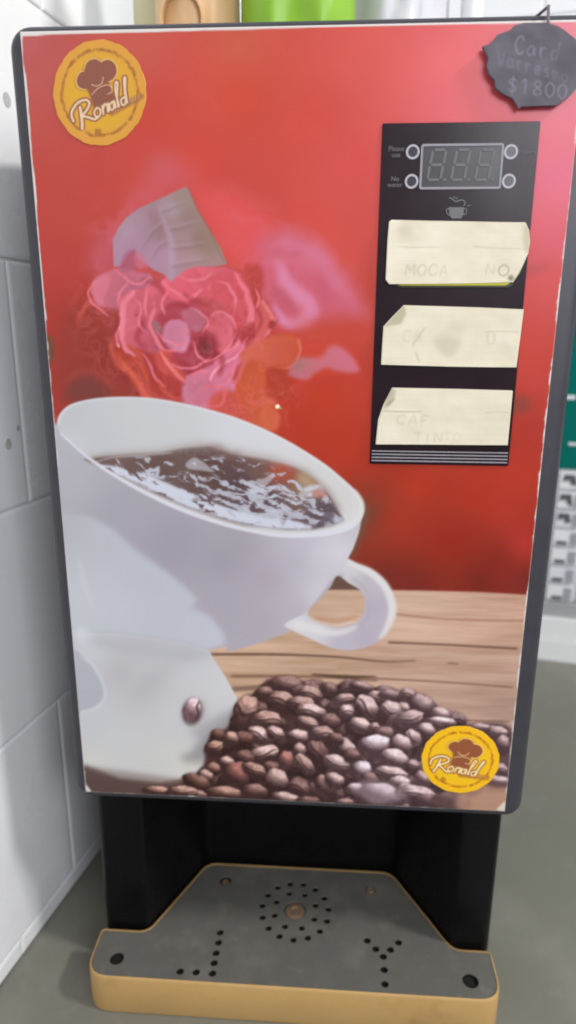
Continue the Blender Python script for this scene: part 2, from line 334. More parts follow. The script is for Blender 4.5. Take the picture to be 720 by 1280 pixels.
    F([(264,498),(292,492),(312,520),(312,540),(276,524)], (206,86,72), 2.5, .85)
    K([(250,486),(276,488),(280,504),(262,508)], [2,3,3,2], (232,110,116), 1.5, .7)
    F([(332,502),(346,508),(346,530),(340,540),(325,530)], (212,100,70), 2.5, .8)
    F([(362,464),(374,448),(400,445),(416,432),(432,436),(444,450),(450,464),(430,466),(406,458),(390,468),(384,474),(364,470)], lerp2((366,460),(196,112,122),(440,450),(210,112,132)), 2.5, .95)
    F([(366,452),(384,446),(386,458),(370,464)], (176,116,112), 3, .8)
    F(ell(346,510,2.6,2.6), (255,240,190), .6, 1, sm=False)
    F(ell(350,512,1.6,1.6), (150,170,90), .6, .8, sm=False)
    K([(148,430),(151,434)], 2.2, (240,200,150), .5)
    for q in ([(168,392),(178,404),(172,424),(182,438)],[(208,384),(222,380),(236,384)],[(214,446),(228,452),(240,462)],[(270,440),(280,450),(276,468)],[(318,384),(326,396),(322,414)],[(178,348),(200,356),(206,366)],[(226,366),(246,378),(262,382)],[(130,402),(142,418),(150,440)]):
        K(q, [3,7,7,3], (168,56,64), 2, .55)
    for q in ([(118,352),(112,366),(120,382),(134,398)],[(143,338),(160,350),(176,352),(192,346)],[(166,372),(176,386),(172,402),(180,416)],[(212,362),(204,378),(208,392)],[(236,384),(252,392),(258,404),(252,416)],[(262,394),(274,390),(288,398),(294,412)],[(256,452),(270,446),(284,432),(294,416)],[(214,452),(228,458),(246,456),(262,448)],
            [(232,470),(248,462),(262,464)],[(150,405),(146,420),(152,436)],[(268,352),(284,358),(294,372),(292,390)],[(222,346),(238,352),(252,348),(262,340)],[(316,360),(322,374),(318,386)],[(270,486),(284,480),(292,468),(296,450)],[(160,352),(150,366),(148,384)],[(196,412),(204,426),(220,432),(234,430)],[(240,428),(246,442),(258,452)],[(176,440),(186,452),(192,468),(206,482)],[(310,420),(300,434),(288,440)]):
        K(q, [.8,2.6,3,1], (234,124,140), .8, .7)
    for q in ([(150,440),(160,462),(178,486),(190,504)],[(166,446),(178,462),(186,480)],[(196,470),(206,488),(222,500)],[(300,470),(296,492),(302,516)],[(322,470),(316,492),(322,514)]):
        K(q, [1,3,3,1], (218,92,66), 1.2, .6)
    # ruffle the petals: the printed flower dissolves into smoke
    j0, j1, i0, i1 = int(225*1.5), int(548*1.5), int(80*1.5), int(475*1.5)
    bx, by = X[j0:j1, i0:i1], Y[j0:j1, i0:i1]
    q1 = fbm(bx*.035, by*.035, 4, 71)-.5; q2 = fbm(bx*.035+40, by*.035, 4, 73)-.5
    rm = C.full([(100,345),(150,325),(250,328),(320,330),(352,380),(380,420),(350,545),(190,545),(130,480),(95,420)], 12)[j0:j1, i0:i1]
    wx_, wy_ = bx+q1*(8+3*rm), by+q2*(8+3*rm)
    sub = C.sample(wx_.ravel(), wy_.ravel()).reshape(bx.shape+(3,))
    rd = 1-np.abs(2*fbm(bx*.022+q1*1.6, by*.018+q2*1.6, 3, 79)-1); rd = np.clip((rd-.86)/.13, 0, 1)**1.6
    rd2 = 1-np.abs(2*fbm(bx*.034+q2*1.8+9, by*.024+q1*1.8, 3, 83)-1); rd2 = np.clip((rd2-.9)/.1, 0, 1)**1.5
    dk_ = np.clip((fbm(bx*.03+q1*2, by*.026+q2*2, 4, 89)-.52)*5, 0, 1)
    sub += (np.array((166,56,62))-sub)*(dk_*rm*.12)[..., None]
    sub += (np.array((236,128,142))-sub)*(rd*rm*.15)[..., None]
    sub += (np.array((230,110,110))-sub)*(rd2*rm*.13)[..., None]
    sw = C.full([(110,290),(150,260),(300,240),(380,290),(450,360),(455,410),(340,420),(320,330),(130,340)], 14)[j0:j1, i0:i1]
    wsp = np.clip((fbm(bx*.016+q1*2.4, by*.03+q2*2.4, 4, 97)-.5)*4, 0, 1)
    sub += (np.array((218,118,140))-sub)*(wsp*sw*.34)[..., None]
    lowp = np.stack([blur(sub[..., k].astype(np.float32), 7) for k in range(3)], -1)
    sub = np.clip(sub+(sub-lowp)*(.75*rm[..., None]), 30, 250)
    C.a[j0:j1, i0:i1] = sub
    # leaf
    L = np.array([(186,350),(184,250),(210,195),(240,155),(300,110),(365,80),(420,55),(470,30),(510,12),(528,30),(560,110),(590,160),(620,210),(670,290),(697,360),(640,372),(560,370),(510,385),(470,420),(448,442),(412,405),(370,388),(340,366),(312,345),(288,330),(284,296),(258,312),(235,350),(215,372),(188,372)])/3.6+(90, 230)
    lf = C.full(L, .6, sm=False)
    C.put((lf, (0, C.h, 0, C.w)), idw([(145,310,170,130,150),(160,290,172,136,152),(165,310,168,126,148),(195,270,152,116,120),(200,290,150,114,120),(178,275,164,128,140),(215,260,166,140,148),(210,325,172,134,150),(195,320,170,128,148),
        (225,250,152,124,112),(235,270,146,116,108),(250,300,142,112,98),(262,305,146,118,102),(240,325,168,132,132),(275,328,160,126,118),(230,300,158,126,126)], 3, 6))
    K([(198,255),(206,280),(214,304),(214,350)], [2,5,8,4], (180,150,164), 2, .65, clip=lf)
    K([(185,262),(197,280),(204,300)], [3,10,5], (144,108,110), 3, .5, clip=lf)
    C.a += np.array((6, 7, 9))*lf[..., None]
    for q in ([(204,276),(188,290),(176,310)],[(212,300),(198,306),(190,322)],[(210,284),(224,282),(244,276)],[(214,308),(232,306),(256,302)],[(200,262),(212,258),(232,250)],[(214,330),(236,326),(262,322)]):
        K(q, [2,3,1], (186,156,166), 1.2, .45, clip=lf); K([(a_, b_+4) for a_, b_ in q], [2,4,1], (132,104,106), 1.6, .4, clip=lf)
    K([(146,300),(158,272),(175,258)], 3, (168,140,140), 1.5, .6, clip=lf)
    K([(236,236),(247,262),(262,288),(280,328)], 1.5, (120,110,84), .8, .6)
    F([(150,340),(156,318),(168,312),(172,328),(164,338)], (172,92,116), 2, .8)
    F([(168,318),(178,318),(186,332),(172,336)], (206,116,136), 2, .7)
    # wood table
    wd = C.full([(262,742),(420,737),(520,738),(600,740),(700,746),(700,1030),(90,1030),(90,760)], .9, sm=False)
    g = fbm(X*.008+Y*.002, (Y-X*.02)*.11, 5, 5); g2 = fbm(X*.03, (Y-X*.02)*.45, 3, 9)
    base = idw([(280,780,196,164,138),(520,760,200,166,142),(640,760,190,150,128),(600,790,194,156,134),(300,830,192,158,130),(520,830,190,154,134),(620,840,178,142,124),(560,880,182,148,132),(630,890,170,140,124),(600,1000,186,146,122),(620,1005,182,140,116),(400,830,190,156,130)])(X, Y)
    base = base*1.05+4
    C.put((wd, (0, C.h, 0, C.w)), base+(g-.5)[..., None]*np.array([54, 54, 54])+(g2-.5)[..., None]*16)
    for pts, w, c, al in (([(495,768),(560,774),(654,776)], 3, (150,104,82), .55), ([(486,803),(560,806),(646,811)], 2.6, (112,78,64), .9), ([(262,818),(340,818),(420,821),(480,827),(520,826)], [3,3,2.4,1.6,1], (104,74,60), .9),
            ([(290,845),(400,846),(470,850)], 3.5, (128,94,76), .8), ([(390,843),(430,846),(470,846)], [2,5,2], (92,66,54), .9), ([(470,848),(560,853),(640,859)], 2, (120,86,72), .8), ([(570,900),(636,902)], 2, (116,84,72), .8), ([(390,770),(450,768)], 8, (176,132,104), .6),
            ([(300,832),(420,834)], 3, (214,184,158), .5), ([(500,815),(640,822)], 3, (208,180,160), .4), ([(560,829),(572,830)], 2, (120,86,70), .7), ([(290,862),(330,858),(370,850)], 6, (110,84,70), .6), ([(500,752),(640,756)], 3, (214,182,156), .4)):
        K(pts, w, c, .9, al, clip=wd)
    # cup
    rim = [(71,530),(76,516),(90,505),(120,498),(160,496),(200,499),(250,509),(300,524),(350,546),(400,576),(430,600),(447,617),(454,634),(452,648),(440,657),(415,665),(385,669),(350,668),(318,663),(280,654),(240,641),(200,624),(160,603),(120,578),(95,558),(78,544)]
    F([(452,628),(462,640),(458,660),(446,690),(436,700),(440,660)], (116,82,66), 3, .8)
    body = [(66,528),(200,600),(330,640),(455,636),(452,655),(444,678),(434,700),(427,716),(412,742),(392,767),(362,789),(330,802),(300,811),(280,816),(262,819),(262,1000),(100,1000),(80,760)]
    sau = [(60,690),(150,700),(255,800),(266,822),(282,846),(296,872),(300,884),(288,902),(272,924),(268,945),(252,962),(236,972),(200,978),(150,975),(118,967),(104,958),(80,960)]
    F(sau, idw([(110,820,202,204,208),(180,860,192,190,194),(150,840,188,186,190),(240,830,204,204,208),(280,860,212,212,214),(220,900,206,206,208),(150,930,208,208,208),(120,955,214,212,206),(230,960,216,214,206),(200,950,210,209,205),(270,900,206,205,206),(115,900,200,202,206)], 2.2, 10), .7, sm=False)
    C.a += 6*C.full(sau, .7, sm=False)[..., None]
    F([(104,956),(150,972),(200,978),(236,974),(256,960),(300,1000),(100,1004)], (96,76,72), 2.2, sm=False)
    F([(104,958),(150,974),(200,980),(236,976)], (120,100,94), 3, .5)
    F([(90,815),(110,828),(126,850),(132,868),(124,880),(104,888),(94,886)], (186,188,196), 1.2)
    K([(100,820),(118,834),(130,858),(130,874),(118,886),(102,890)], [2,3,4,5,5,3], (216,217,220), 1.2, .8)
    F([(238,940),(254,918),(272,908),(298,884),(290,920),(262,950),(232,952),(226,944)], (146,140,142), 4.5, .7)
    F([(240,912),(290,888),(284,906),(250,922)], (160,154,158), 5, .6)
    F([(190,840),(230,815),(262,822),(230,830),(190,860),(160,880)], (180,177,182), 8, .4)
    cup = C.full([(60,528)]+[(71,530),(95,558),(120,578),(160,603),(200,624),(240,641),(280,654),(318,663),(350,668),(385,669),(415,665),(440,657),(452,648),(449,665),(442,685),(432,704),(424,722),(410,745),(392,767),(362,789),(330,802),(300,811),(284,815),(283,808),(262,812),(230,803),(190,796),(150,790),(100,790),(70,770)], .7, sm=False)
    full = (0, C.h, 0, C.w)
    C.put((cup, full), idw([(75,560,178,176,186),(90,600,176,174,184),(150,640,164,160,172),(220,680,158,152,166),(280,700,160,152,166),(330,720,172,160,174),(330,780,176,166,178),(370,700,182,174,188),(400,690,208,202,214),(425,690,216,211,220),(400,740,208,202,212),(360,770,186,176,188),(300,800,176,168,182),
        (300,680,164,156,168),(380,680,190,184,196),(440,665,196,188,196),(290,760,172,164,178)], 2.4, 14))
    lit = C.full([(70,640),(110,645),(140,660),(170,688),(205,712),(230,732),(248,750),(238,758),(262,770),(280,792),(281,806),(262,812),(60,812)], 3.2, sm=False)
    C.put((lit*cup, full), idw([(85,650,180,180,188),(130,660,186,186,196),(180,720,188,188,200),(230,750,190,190,204),(150,760,194,196,206),(270,800,196,196,210),(100,760,196,198,206),(240,790,192,194,206)], 2.2, 12))
    K([(100,700),(105,730),(118,762)], [3,5,2], (206,208,214), 2.5, .7)
    F([(96,785),(110,790),(118,800),(100,802)], (222,224,230), 3, .8)
    F([(110,796),(200,800),(262,814),(240,826),(180,822),(120,806)], (184,184,190), 4, .5)
    C.a += (np.array((7, 8, 5)))*np.maximum(cup, 0)[..., None]
    # inside of the cup
    inn = C.full(rim, .8)
    C.put((inn, full), idw([(90,520,196,198,200),(120,550,198,200,202),(200,520,204,206,208),(200,550,206,207,208),(300,550,216,216,220),(350,570,218,218,220),(400,600,214,213,212),(430,630,214,211,208),(440,645,222,219,218),(380,600,214,213,212),(100,560,206,207,210)], 2.2, 12))
    K([(73,532),(76,518),(90,506),(120,499),(160,497),(200,500),(250,510),(300,525),(350,547),(400,577),(430,601),(447,618),(453,634)], [2,3,3,2.4,2.4,2.4,3,3,3.4,4,4,4,4], (226,227,230), .9, .8, clip=inn)
    cof = C.full([(104,574),(130,571),(160,568),(200,566),(230,560),(262,558),(290,568),(330,574),(368,584),(392,598),(412,620),(424,640),(430,650),(416,657),(390,662),(352,662),(312,656),(272,646),(232,633),(192,615),(152,596),(124,583)], 1.3, sm=False)
    top = C.full([(104,572),(130,568),(160,565),(200,562),(250,552),(290,562),(345,572),(385,588),(412,612),(428,640),(300,660),(150,600)], 4, sm=False)
    C.put((top*inn*.55, full), (140,116,106))
    C.put((cof, full), idw([(140,580,116,92,88),(200,590,104,80,74),(260,585,98,72,66),(230,575,112,90,84),(300,600,88,70,74),(340,620,96,84,92),(400,640,98,84,92),(320,585,118,92,82),(352,588,166,92,72),(345,600,130,80,70),(382,602,170,140,112),(300,650,92,78,86),(200,615,120,104,108)], 2.6, 8))
    F([(338,584),(356,580),(370,592),(362,602),(342,600)], (172,86,66), 3, .8, clip=top)
    F([(372,592),(388,598),(396,612),(382,610)], (190,160,126), 3.5, .8, clip=top)
    wx = X+9*(fbm(X*.05, Y*.05, 3, 41)-.5)*2; wy = Y+8*(fbm(X*.06, Y*.06, 3, 47)-.5)*2
    sl = wy-wx*.26
    r = fbm(wx*.062, sl*.19, 4, 23)+.34*(fbm(wx*.19, sl*.46, 3, 29)-.5)
    d = np.clip((Y-(574+np.clip(X-110, 0, 400)*.13))/36, -.6, 1)
    r = r+.17*d-.045
    wm = np.clip((r-.535)*16, 0, 1)*(.62+.38*fbm(wx*.09, sl*.2, 3, 101))*np.clip((Y-(568+np.clip(X-300, 0, 99)*.30))/6, 0, 1)*cof
    C.put((wm, full), (206,209,222))
    ed = np.clip((r-.47)*20, 0, 1)*(1-np.clip((r-.53)*30, 0, 1))*cof
    C.put((ed*.5, full), (140,130,140))
    lo = C.full([(118,582),(150,594),(190,612),(240,634),(300,653),(350,661),(390,661),(372,652),(310,642),(250,622),(200,600),(150,584)], 1.2)
    C.put((lo*np.clip((fbm(wx*.08, sl*.16, 3, 77)-.36)*14, 0, 1)*cof, full), (212,214,226))
    K([(112,580),(140,572),(175,569),(215,566)], [1.5,2,2.6,1.5], (180,164,164), .7, .8)
    K([(140,566),(200,561),(260,553),(320,566),(372,580)], [6,10,14,12,8], (204,200,200), 4, .45, clip=inn)
    K([(250,566),(270,560),(286,570),(300,566)], [4,9,9,4], (132,108,102), 4, .6)
    for q in ([(232,580),(242,572),(252,576),(262,584),(268,590),(250,588),(236,586)], [(320,600),(330,598),(340,592),(344,594),(334,606),(328,610)], [(310,612),(326,608),(332,614),(316,616)], [(338,608),(352,606),(362,613),(344,613)], [(372,620),(384,608),(400,606),(404,616),(388,622)]):
        F(q, (208,210,220), .8, .6)
    F([(390,614),(402,612),(408,620),(394,622)], (196,130,124), 1.2, .8)
    F([(404,634),(414,630),(418,646),(408,652)], (96,84,92), 1.4, .8)
    K([(76,542),(95,559),(120,579),(160,604),(200,625),(240,642),(280,655),(318,664),(350,669),(385,669),(415,665),(438,657),(450,646)], [2,3,4,4.5,5,5,5,5,5,5.5,7,9,6], (226,226,234), .8, .95)
    K([(440,654),(451,642),(452,628),(444,614)], [5,7,6,4], (226,222,220), 1.2, .9)
    # handle
    hole = [(422,720),(436,729),(450,738),(456,751),(453,769),(442,780),(422,784),(401,780),(386,771),(388,761),(402,747),(413,734)]
    hs = C.full(hole, .7)
    keep = C.a.copy()
    F([(424,708),(433,698),(447,705),(465,712),(481,726),(491,744),(494,762),(488,782),(476,799),(457,809),(435,813),(412,809),(385,797),(366,788),(356,780),(384,764),(404,740)],
      idw([(440,706,216,212,216),(460,725,196,188,196),(470,760,190,180,192),(455,795,190,180,194),(425,803,196,188,200),(395,790,222,218,222),(372,780,226,222,226),(410,735,196,190,198),(395,755,190,184,192),(430,712,214,210,214)], 2.2, 6), .8)
    K([(436,703),(462,715),(480,731),(489,750),(490,768),(482,788),(474,798)], [5,9,10,10,10,7,3], (230,226,224), 1.6, .95)
    K([(372,781),(392,786),(414,791),(432,789),(448,782)], [12,11,8,6,3], (232,228,228), 2, .85)
    K([(452,742),(461,756),(458,774),(446,786)], [3,5,6,4], (178,170,182), 2, .5)
    K([(388,764),(404,744),(418,726),(428,718)], [5,6,6,4], (178,170,178), 1.4, .7)
    K([(440,722),(452,732),(460,744)], [3,4,3], (182,174,184), 2, .7)
    inside = wd[..., None]*(base*.98+(g-.5)[..., None]*60)+(1-wd[..., None])*np.array((108, 82, 70))
    C.put((hs, full), inside)
    K([(392,772),(420,776),(448,770)], [3,6,2], (178,132,104), 2, .6, clip=hs)
    K([(386,770),(398,778),(420,782),(440,778)], 2.5, (226,214,204), 1, .7, clip=hs)
    # coffee beans
    pile = [(290,905),(300,886),(318,868),(340,852),(370,850),(400,858),(440,856),(470,862),(520,868),(540,886),(568,898),(562,915),(590,905),(640,912),(640,985),(585,990),(580,1012),(430,1012),(240,1000),(232,985),(250,968),(256,950),(262,925)]
    F(pile, lerp2((280,950),(76,48,44),(560,950),(92,70,70)), 2)
    rs = np.random.RandomState(3)
    from_poly = C.full(pile, 0)
    def tone(x, k):
        t = min(1, max(0, (x-270)/260.)); e = rs.uniform(-16, 20)
        D = np.array((60, 37, 35))*(1-t)+np.array((76, 56, 60))*t
        Lt = {'d': np.array((122, 84, 74))*(1-t)+np.array((140, 112, 112))*t, 'm': np.array((168, 124, 110))*(1-t)+np.array((172, 144, 142))*t,
              'l': np.array((196, 158, 148))*(1-t)+np.array((198, 174, 174))*t, 'r': np.array((146, 88, 78)), 'p': np.array((206, 186, 192))}[k]
        return D+e*.4, Lt+e
    for i in range(150):
        x = rs.uniform(245, 590); y = rs.uniform(858, 1010); ii = int(x*1.5); jj = int(y*1.5)
        if from_poly[min(jj, C.h-1), ii] < .6: continue
        dk, lt = tone(x, 'd'); bean(C, x, y, rs.uniform(12, 17), rs.uniform(8, 12), rs.uniform(-60, 60), dk*.9, lt*.92, rs.rand() < .4, sd=i)
    BE = [(357,857,20,11,5,'d',0),(375,866,12,8,0,'d',0),(330,866,11,7,-10,'d',0),(388,868,15,9,12,'m',0),(452,859,15,6,12,'m',0),(412,862,9,8,40,'d',0),(471,872,11,8,10,'m',0),(487,869,13,6,5,'d',0),(430,874,13,6,-8,'m',1),(510,868,10,7,10,'m',0),
        (354,877,18,11,16,'m',1),(376,880,16,9,0,'m',1),(306,890,13,20,24,'m',0),(527,882,15,12,42,'m',0),(503,886,9,7,0,'m',0),(434,890,11,8,0,'l',0),(389,890,18,9,10,'l',1),(458,886,17,13,48,'l',1),(488,889,13,12,20,'l',0),
        (385,905,15,8,22,'m',1),(333,900,18,10,6,'m',1),(412,903,13,10,0,'d',0),(451,908,15,9,20,'l',0),(498,903,15,11,-30,'d',0),(511,899,17,10,-12,'m',0),(550,893,12,8,18,'m',0),(551,902,19,5,6,'l',0),(468,910,7,6,0,'m',0),(533,914,11,9,24,'l',0),
        (326,920,17,9,26,'l',1),(344,917,11,8,22,'l',0),(302,925,14,10,0,'d',0),(372,922,14,9,10,'l',0),(402,918,15,9,0,'m',1),(272,920,9,8,0,'d',0),(289,924,9,8,42,'m',0),(267,935,11,8,-20,'m',0),(516,923,11,9,46,'m',1),(480,918,12,9,0,'d',0),
        (396,941,15,12,62,'d',1),(374,938,8,8,0,'m',0),(430,936,18,11,32,'l',0),(467,933,19,13,-14,'p',0),(501,932,13,12,42,'l',0),(328,943,20,9,-14,'l',1),(420,924,9,7,20,'d',0),(306,948,12,9,20,'d',0),
        (284,954,10,7,20,'l',0),(357,952,9,12,16,'r',0),(381,956,15,8,46,'m',1),(421,955,17,10,22,'l',1),(451,963,13,11,20,'p',0),(493,949,18,11,20,'l',0),(440,945,10,8,0,'d',0),(516,957,8,7,0,'m',0),(338,960,10,8,0,'d',0),
        (296,971,15,17,-14,'r',0),(318,963,15,8,26,'m',1),(266,962,9,8,0,'m',0),(345,978,15,15,0,'l',0),(374,985,14,9,24,'d',1),(406,984,11,15,-20,'m',0),(418,976,12,9,25,'l',0),(489,967,20,8,12,'l',0),(499,979,14,8,6,'l',0),(443,986,12,6,-6,'p',0),(462,974,10,8,10,'d',0),(529,974,11,8,42,'m',0),
        (257,971,9,8,32,'l',0),(246,979,17,10,26,'d',0),(280,992,22,8,6,'m',0),(240,994,18,6,0,'m',1),(318,990,15,9,0,'d',0),(356,999,17,8,6,'l',0),(385,1002,14,6,0,'d',0),(430,1003,11,4,0,'m',0),(478,993,25,12,16,'p',0),(506,988,10,8,10,'p',0),(523,994,26,10,12,'l',0),(540,1002,22,8,6,'d',0),(563,1000,20,9,0,'d',0),
        (620,915,14,7,10,'m',0),(628,930,8,10,0,'m',0),(622,976,14,6,6,'l',1),(626,962,8,7,0,'m',0),(600,909,12,4,0,'m',0),(612,940,10,9,20,'d',0),(196,989,16,6,4,'m',1),(228,990,17,7,4,'m',1)]
    for i, (x, y, rx, ry, a, k, c) in enumerate(BE):
        dk, lt = tone(x, k); bean(C, x, y, rx*1.1, ry*1.13, a, dk, lt, c or (k in 'lm' and i % 3 == 0), sd=i+200)
    F([(545,992),(580,990),(582,1004),(560,1010),(540,1006)], (96,70,64), 3, .7)
    F([(582,985),(640,980),(640,1014),(574,1014)], (188,146,122), 3, .8)
    bean(C, 622, 976, 14, 6, 6, (92,70,70), (196,172,176), 1, sd=5)
    F([(438,985),(455,975),(480,976),(500,986),(508,998),(470,1006),(450,996)], (200,182,190), 3, .45)
    b0, b1, a0, a1 = int(835*1.5), C.h, int(225*1.5), int(660*1.5)
    pm = C.full(pile, 4)[b0:b1, a0:a1, None]; v = C.a[b0:b1, a0:a1]; sm_ = np.stack([blur(v[..., k], .75) for k in range(3)], -1)
    gx = (fbm(X[b0:b1, a0:a1]*.5, Y[b0:b1, a0:a1]*.5, 2, 55)-.5)[..., None]*12
    tint = np.clip((X[b0:b1, a0:a1, None]-380)/160, 0, 1)*np.array((5, 2, 3))
    v += (sm_+gx+tint+3-v)*pm
    # the single bean on the saucer
    F(ell(246,890,12,16,20), (186,170,176), 4, .6, sm=False)
    bean(C, 240, 888, 16, 11.5, 100, (112,84,88), (204,176,182), 0, sd=5)
    K([(249,877),(246,884),(248,892),(243,902)], [1.5,3,3,1.5], (84,60,64), .7, .9)
    K([(235,878),(233,890),(236,899)], [1,2,1], (140,112,116), 1, .6)
    # torn corner
    F([(104,980),(109,982),(116,992),(119,1000),(112,998)], (226,224,224), .8, sm=False)
    F([(620,1012),(630,1002),(640,1008),(636,1020)], (226,214,200), .8, sm=False)
    F([(57,420),(66,424),(68,446),(62,452)], (96,80,52), 1.6, .7)
    F([(641,340),(668,330),(690,330),(660,346)], (170,64,66), 4, .5)
    F([(640,498),(656,494),(664,508),(650,518),(640,512)], (136,68,54), 4, .75)
    return C
WORLD, KEY, GLARE, EXPO = 1.28, 33, 20, 0.0
# ---------------------------------------------------------------- scene
import bpy, bmesh
from mathutils import Matrix, Vector
R_ = math.radians
sc = bpy.context.scene
COL = sc.collection
# camera measured from the panel's perspective (photo 720 x 1280, focal length 830 px)
CP = np.array([.17107, -.40405, .3236]); YAW, PIT, ROL = -.06071, -.26365, -.00555; FPX = 830.
def cam_axes():
    cy, sy, cp, sp = math.cos(YAW), math.sin(YAW), math.cos(PIT), math.sin(PIT)
    f = np.array([sy*cp, cy*cp, sp]); r = np.array([cy, -sy, 0]); d = np.cross(f, r)
    return np.array([math.cos(ROL)*r+math.sin(ROL)*d, -math.sin(ROL)*r+math.cos(ROL)*d, f])
AX = cam_axes()
def rays(x, y): return np.stack([(np.asarray(x, float)-360)/FPX, (np.asarray(y, float)-640)/FPX, np.ones(np.shape(x))], -1)@AX
def PX(x, y, Y=0.):                    # photo point -> point on the vertical plane at depth Y
    d = rays(x, y); t = (Y-CP[1])/d[..., 1]; return CP+d*np.asarray(t)[..., None]
def PZ(x, y, Z):                       # photo point -> point on the horizontal plane at height Z
    d = rays(x, y); t = (Z-CP[2])/d[..., 2]; return CP+d*np.asarray(t)[..., None]
def IMG(P):                            # point -> photo coordinates (where the print's artwork is sampled)
    q = (np.asarray(P)-CP)@AX.T; return 360+FPX*q[:, 0]/q[:, 2], 640+FPX*q[:, 1]/q[:, 2]
ZT = -.174                             # counter top
H = .4798; W = .3

# ---- materials
def mat(name, col, rough=.5, spec=.5, noise=.12, scale=40., bump=0., metal=0., rvar=.08, coat=0.):
    m = bpy.data.materials.new(name); m.use_nodes = True; N = m.node_tree.nodes; L = m.node_tree.links
    b = N['Principled BSDF']; b.inputs['Roughness'].default_value = rough; b.inputs['Metallic'].default_value = metal
    b.inputs['Specular IOR Level'].default_value = spec; b.inputs['Coat Weight'].default_value = coat; b.inputs['Coat Roughness'].default_value = .12
    tc = N.new('ShaderNodeTexCoord'); no = N.new('ShaderNodeTexNoise'); no.inputs['Scale'].default_value = scale; no.inputs['Detail'].default_value = 6
    L.new(tc.outputs['Object'], no.inputs['Vector'])
    mx = N.new('ShaderNodeMix'); mx.data_type = 'RGBA'
    c = np.array(col, float); mx.inputs[6].default_value = (*np.clip(c*(1-noise), 0, 1), 1); mx.inputs[7].default_value = (*np.clip(c*(1+noise), 0, 1), 1)
    L.new(no.outputs['Fac'], mx.inputs[0]); L.new(mx.outputs[2], b.inputs['Base Color'])
    mr = N.new('ShaderNodeMapRange'); mr.inputs[3].default_value = max(.02, rough-rvar); mr.inputs[4].default_value = min(1, rough+rvar)
    L.new(no.outputs['Fac'], mr.inputs[0]); L.new(mr.outputs[0], b.inputs['Roughness'])
    if bump:
        bp = N.new('ShaderNodeBump'); bp.inputs['Strength'].default_value = bump; bp.inputs['Distance'].default_value = .001
        n2 = N.new('ShaderNodeTexNoise'); n2.inputs['Scale'].default_value = scale*2.3; n2.inputs['Detail'].default_value = 4
        L.new(tc.outputs['Object'], n2.inputs['Vector']); L.new(n2.outputs['Fac'], bp.inputs['Height']); L.new(bp.outputs['Normal'], b.inputs['Normal'])
    return m
def stains(m, dark, amt, scale, thr):
    N = m.node_tree.nodes; L = m.node_tree.links; b = N['Principled BSDF']; src = b.inputs['Base Color'].links[0].from_socket
    tc = N.new('ShaderNodeTexCoord'); f = None
    for sc_, th in ((scale, thr), (scale*5.3, thr+.06)):
        no = N.new('ShaderNodeTexNoise'); no.inputs['Scale'].default_value = sc_; no.inputs['Detail'].default_value = 8; no.inputs['Roughness'].default_value = .62; L.new(tc.outputs['Object'], no.inputs['Vector'])
        r = N.new('ShaderNodeMapRange'); r.inputs[1].default_value = th; r.inputs[2].default_value = th+.16; r.inputs[4].default_value = amt; L.new(no.outputs['Fac'], r.inputs[0])
        mx = N.new('ShaderNodeMix'); mx.data_type = 'RGBA'; mx.inputs[7].default_value = (*dark, 1); L.new(r.outputs[0], mx.inputs[0]); L.new(src, mx.inputs[6]); src = mx.outputs[2]
    L.new(src, b.inputs['Base Color'])
def print_mat(name, rough, spec=.5, bump=.04, coat=0., coatr=.2):
    m = mat(name, (.5, .5, .5), rough, spec, 0, 25., bump); N = m.node_tree.nodes; L = m.node_tree.links
    a = N.new('ShaderNodeVertexColor'); a.layer_name = 'print'; L.new(a.outputs['Color'], N['Principled BSDF'].inputs['Base Color'])
    N['Principled BSDF'].inputs['Coat Weight'].default_value = coat; N['Principled BSDF'].inputs['Coat Roughness'].default_value = coatr
    return m
def lin(c):
    c = np.clip(np.asarray(c, float)/255, 0, 1); return np.where(c <= .04045, c/12.92, ((c+.055)/1.055)**2.4)

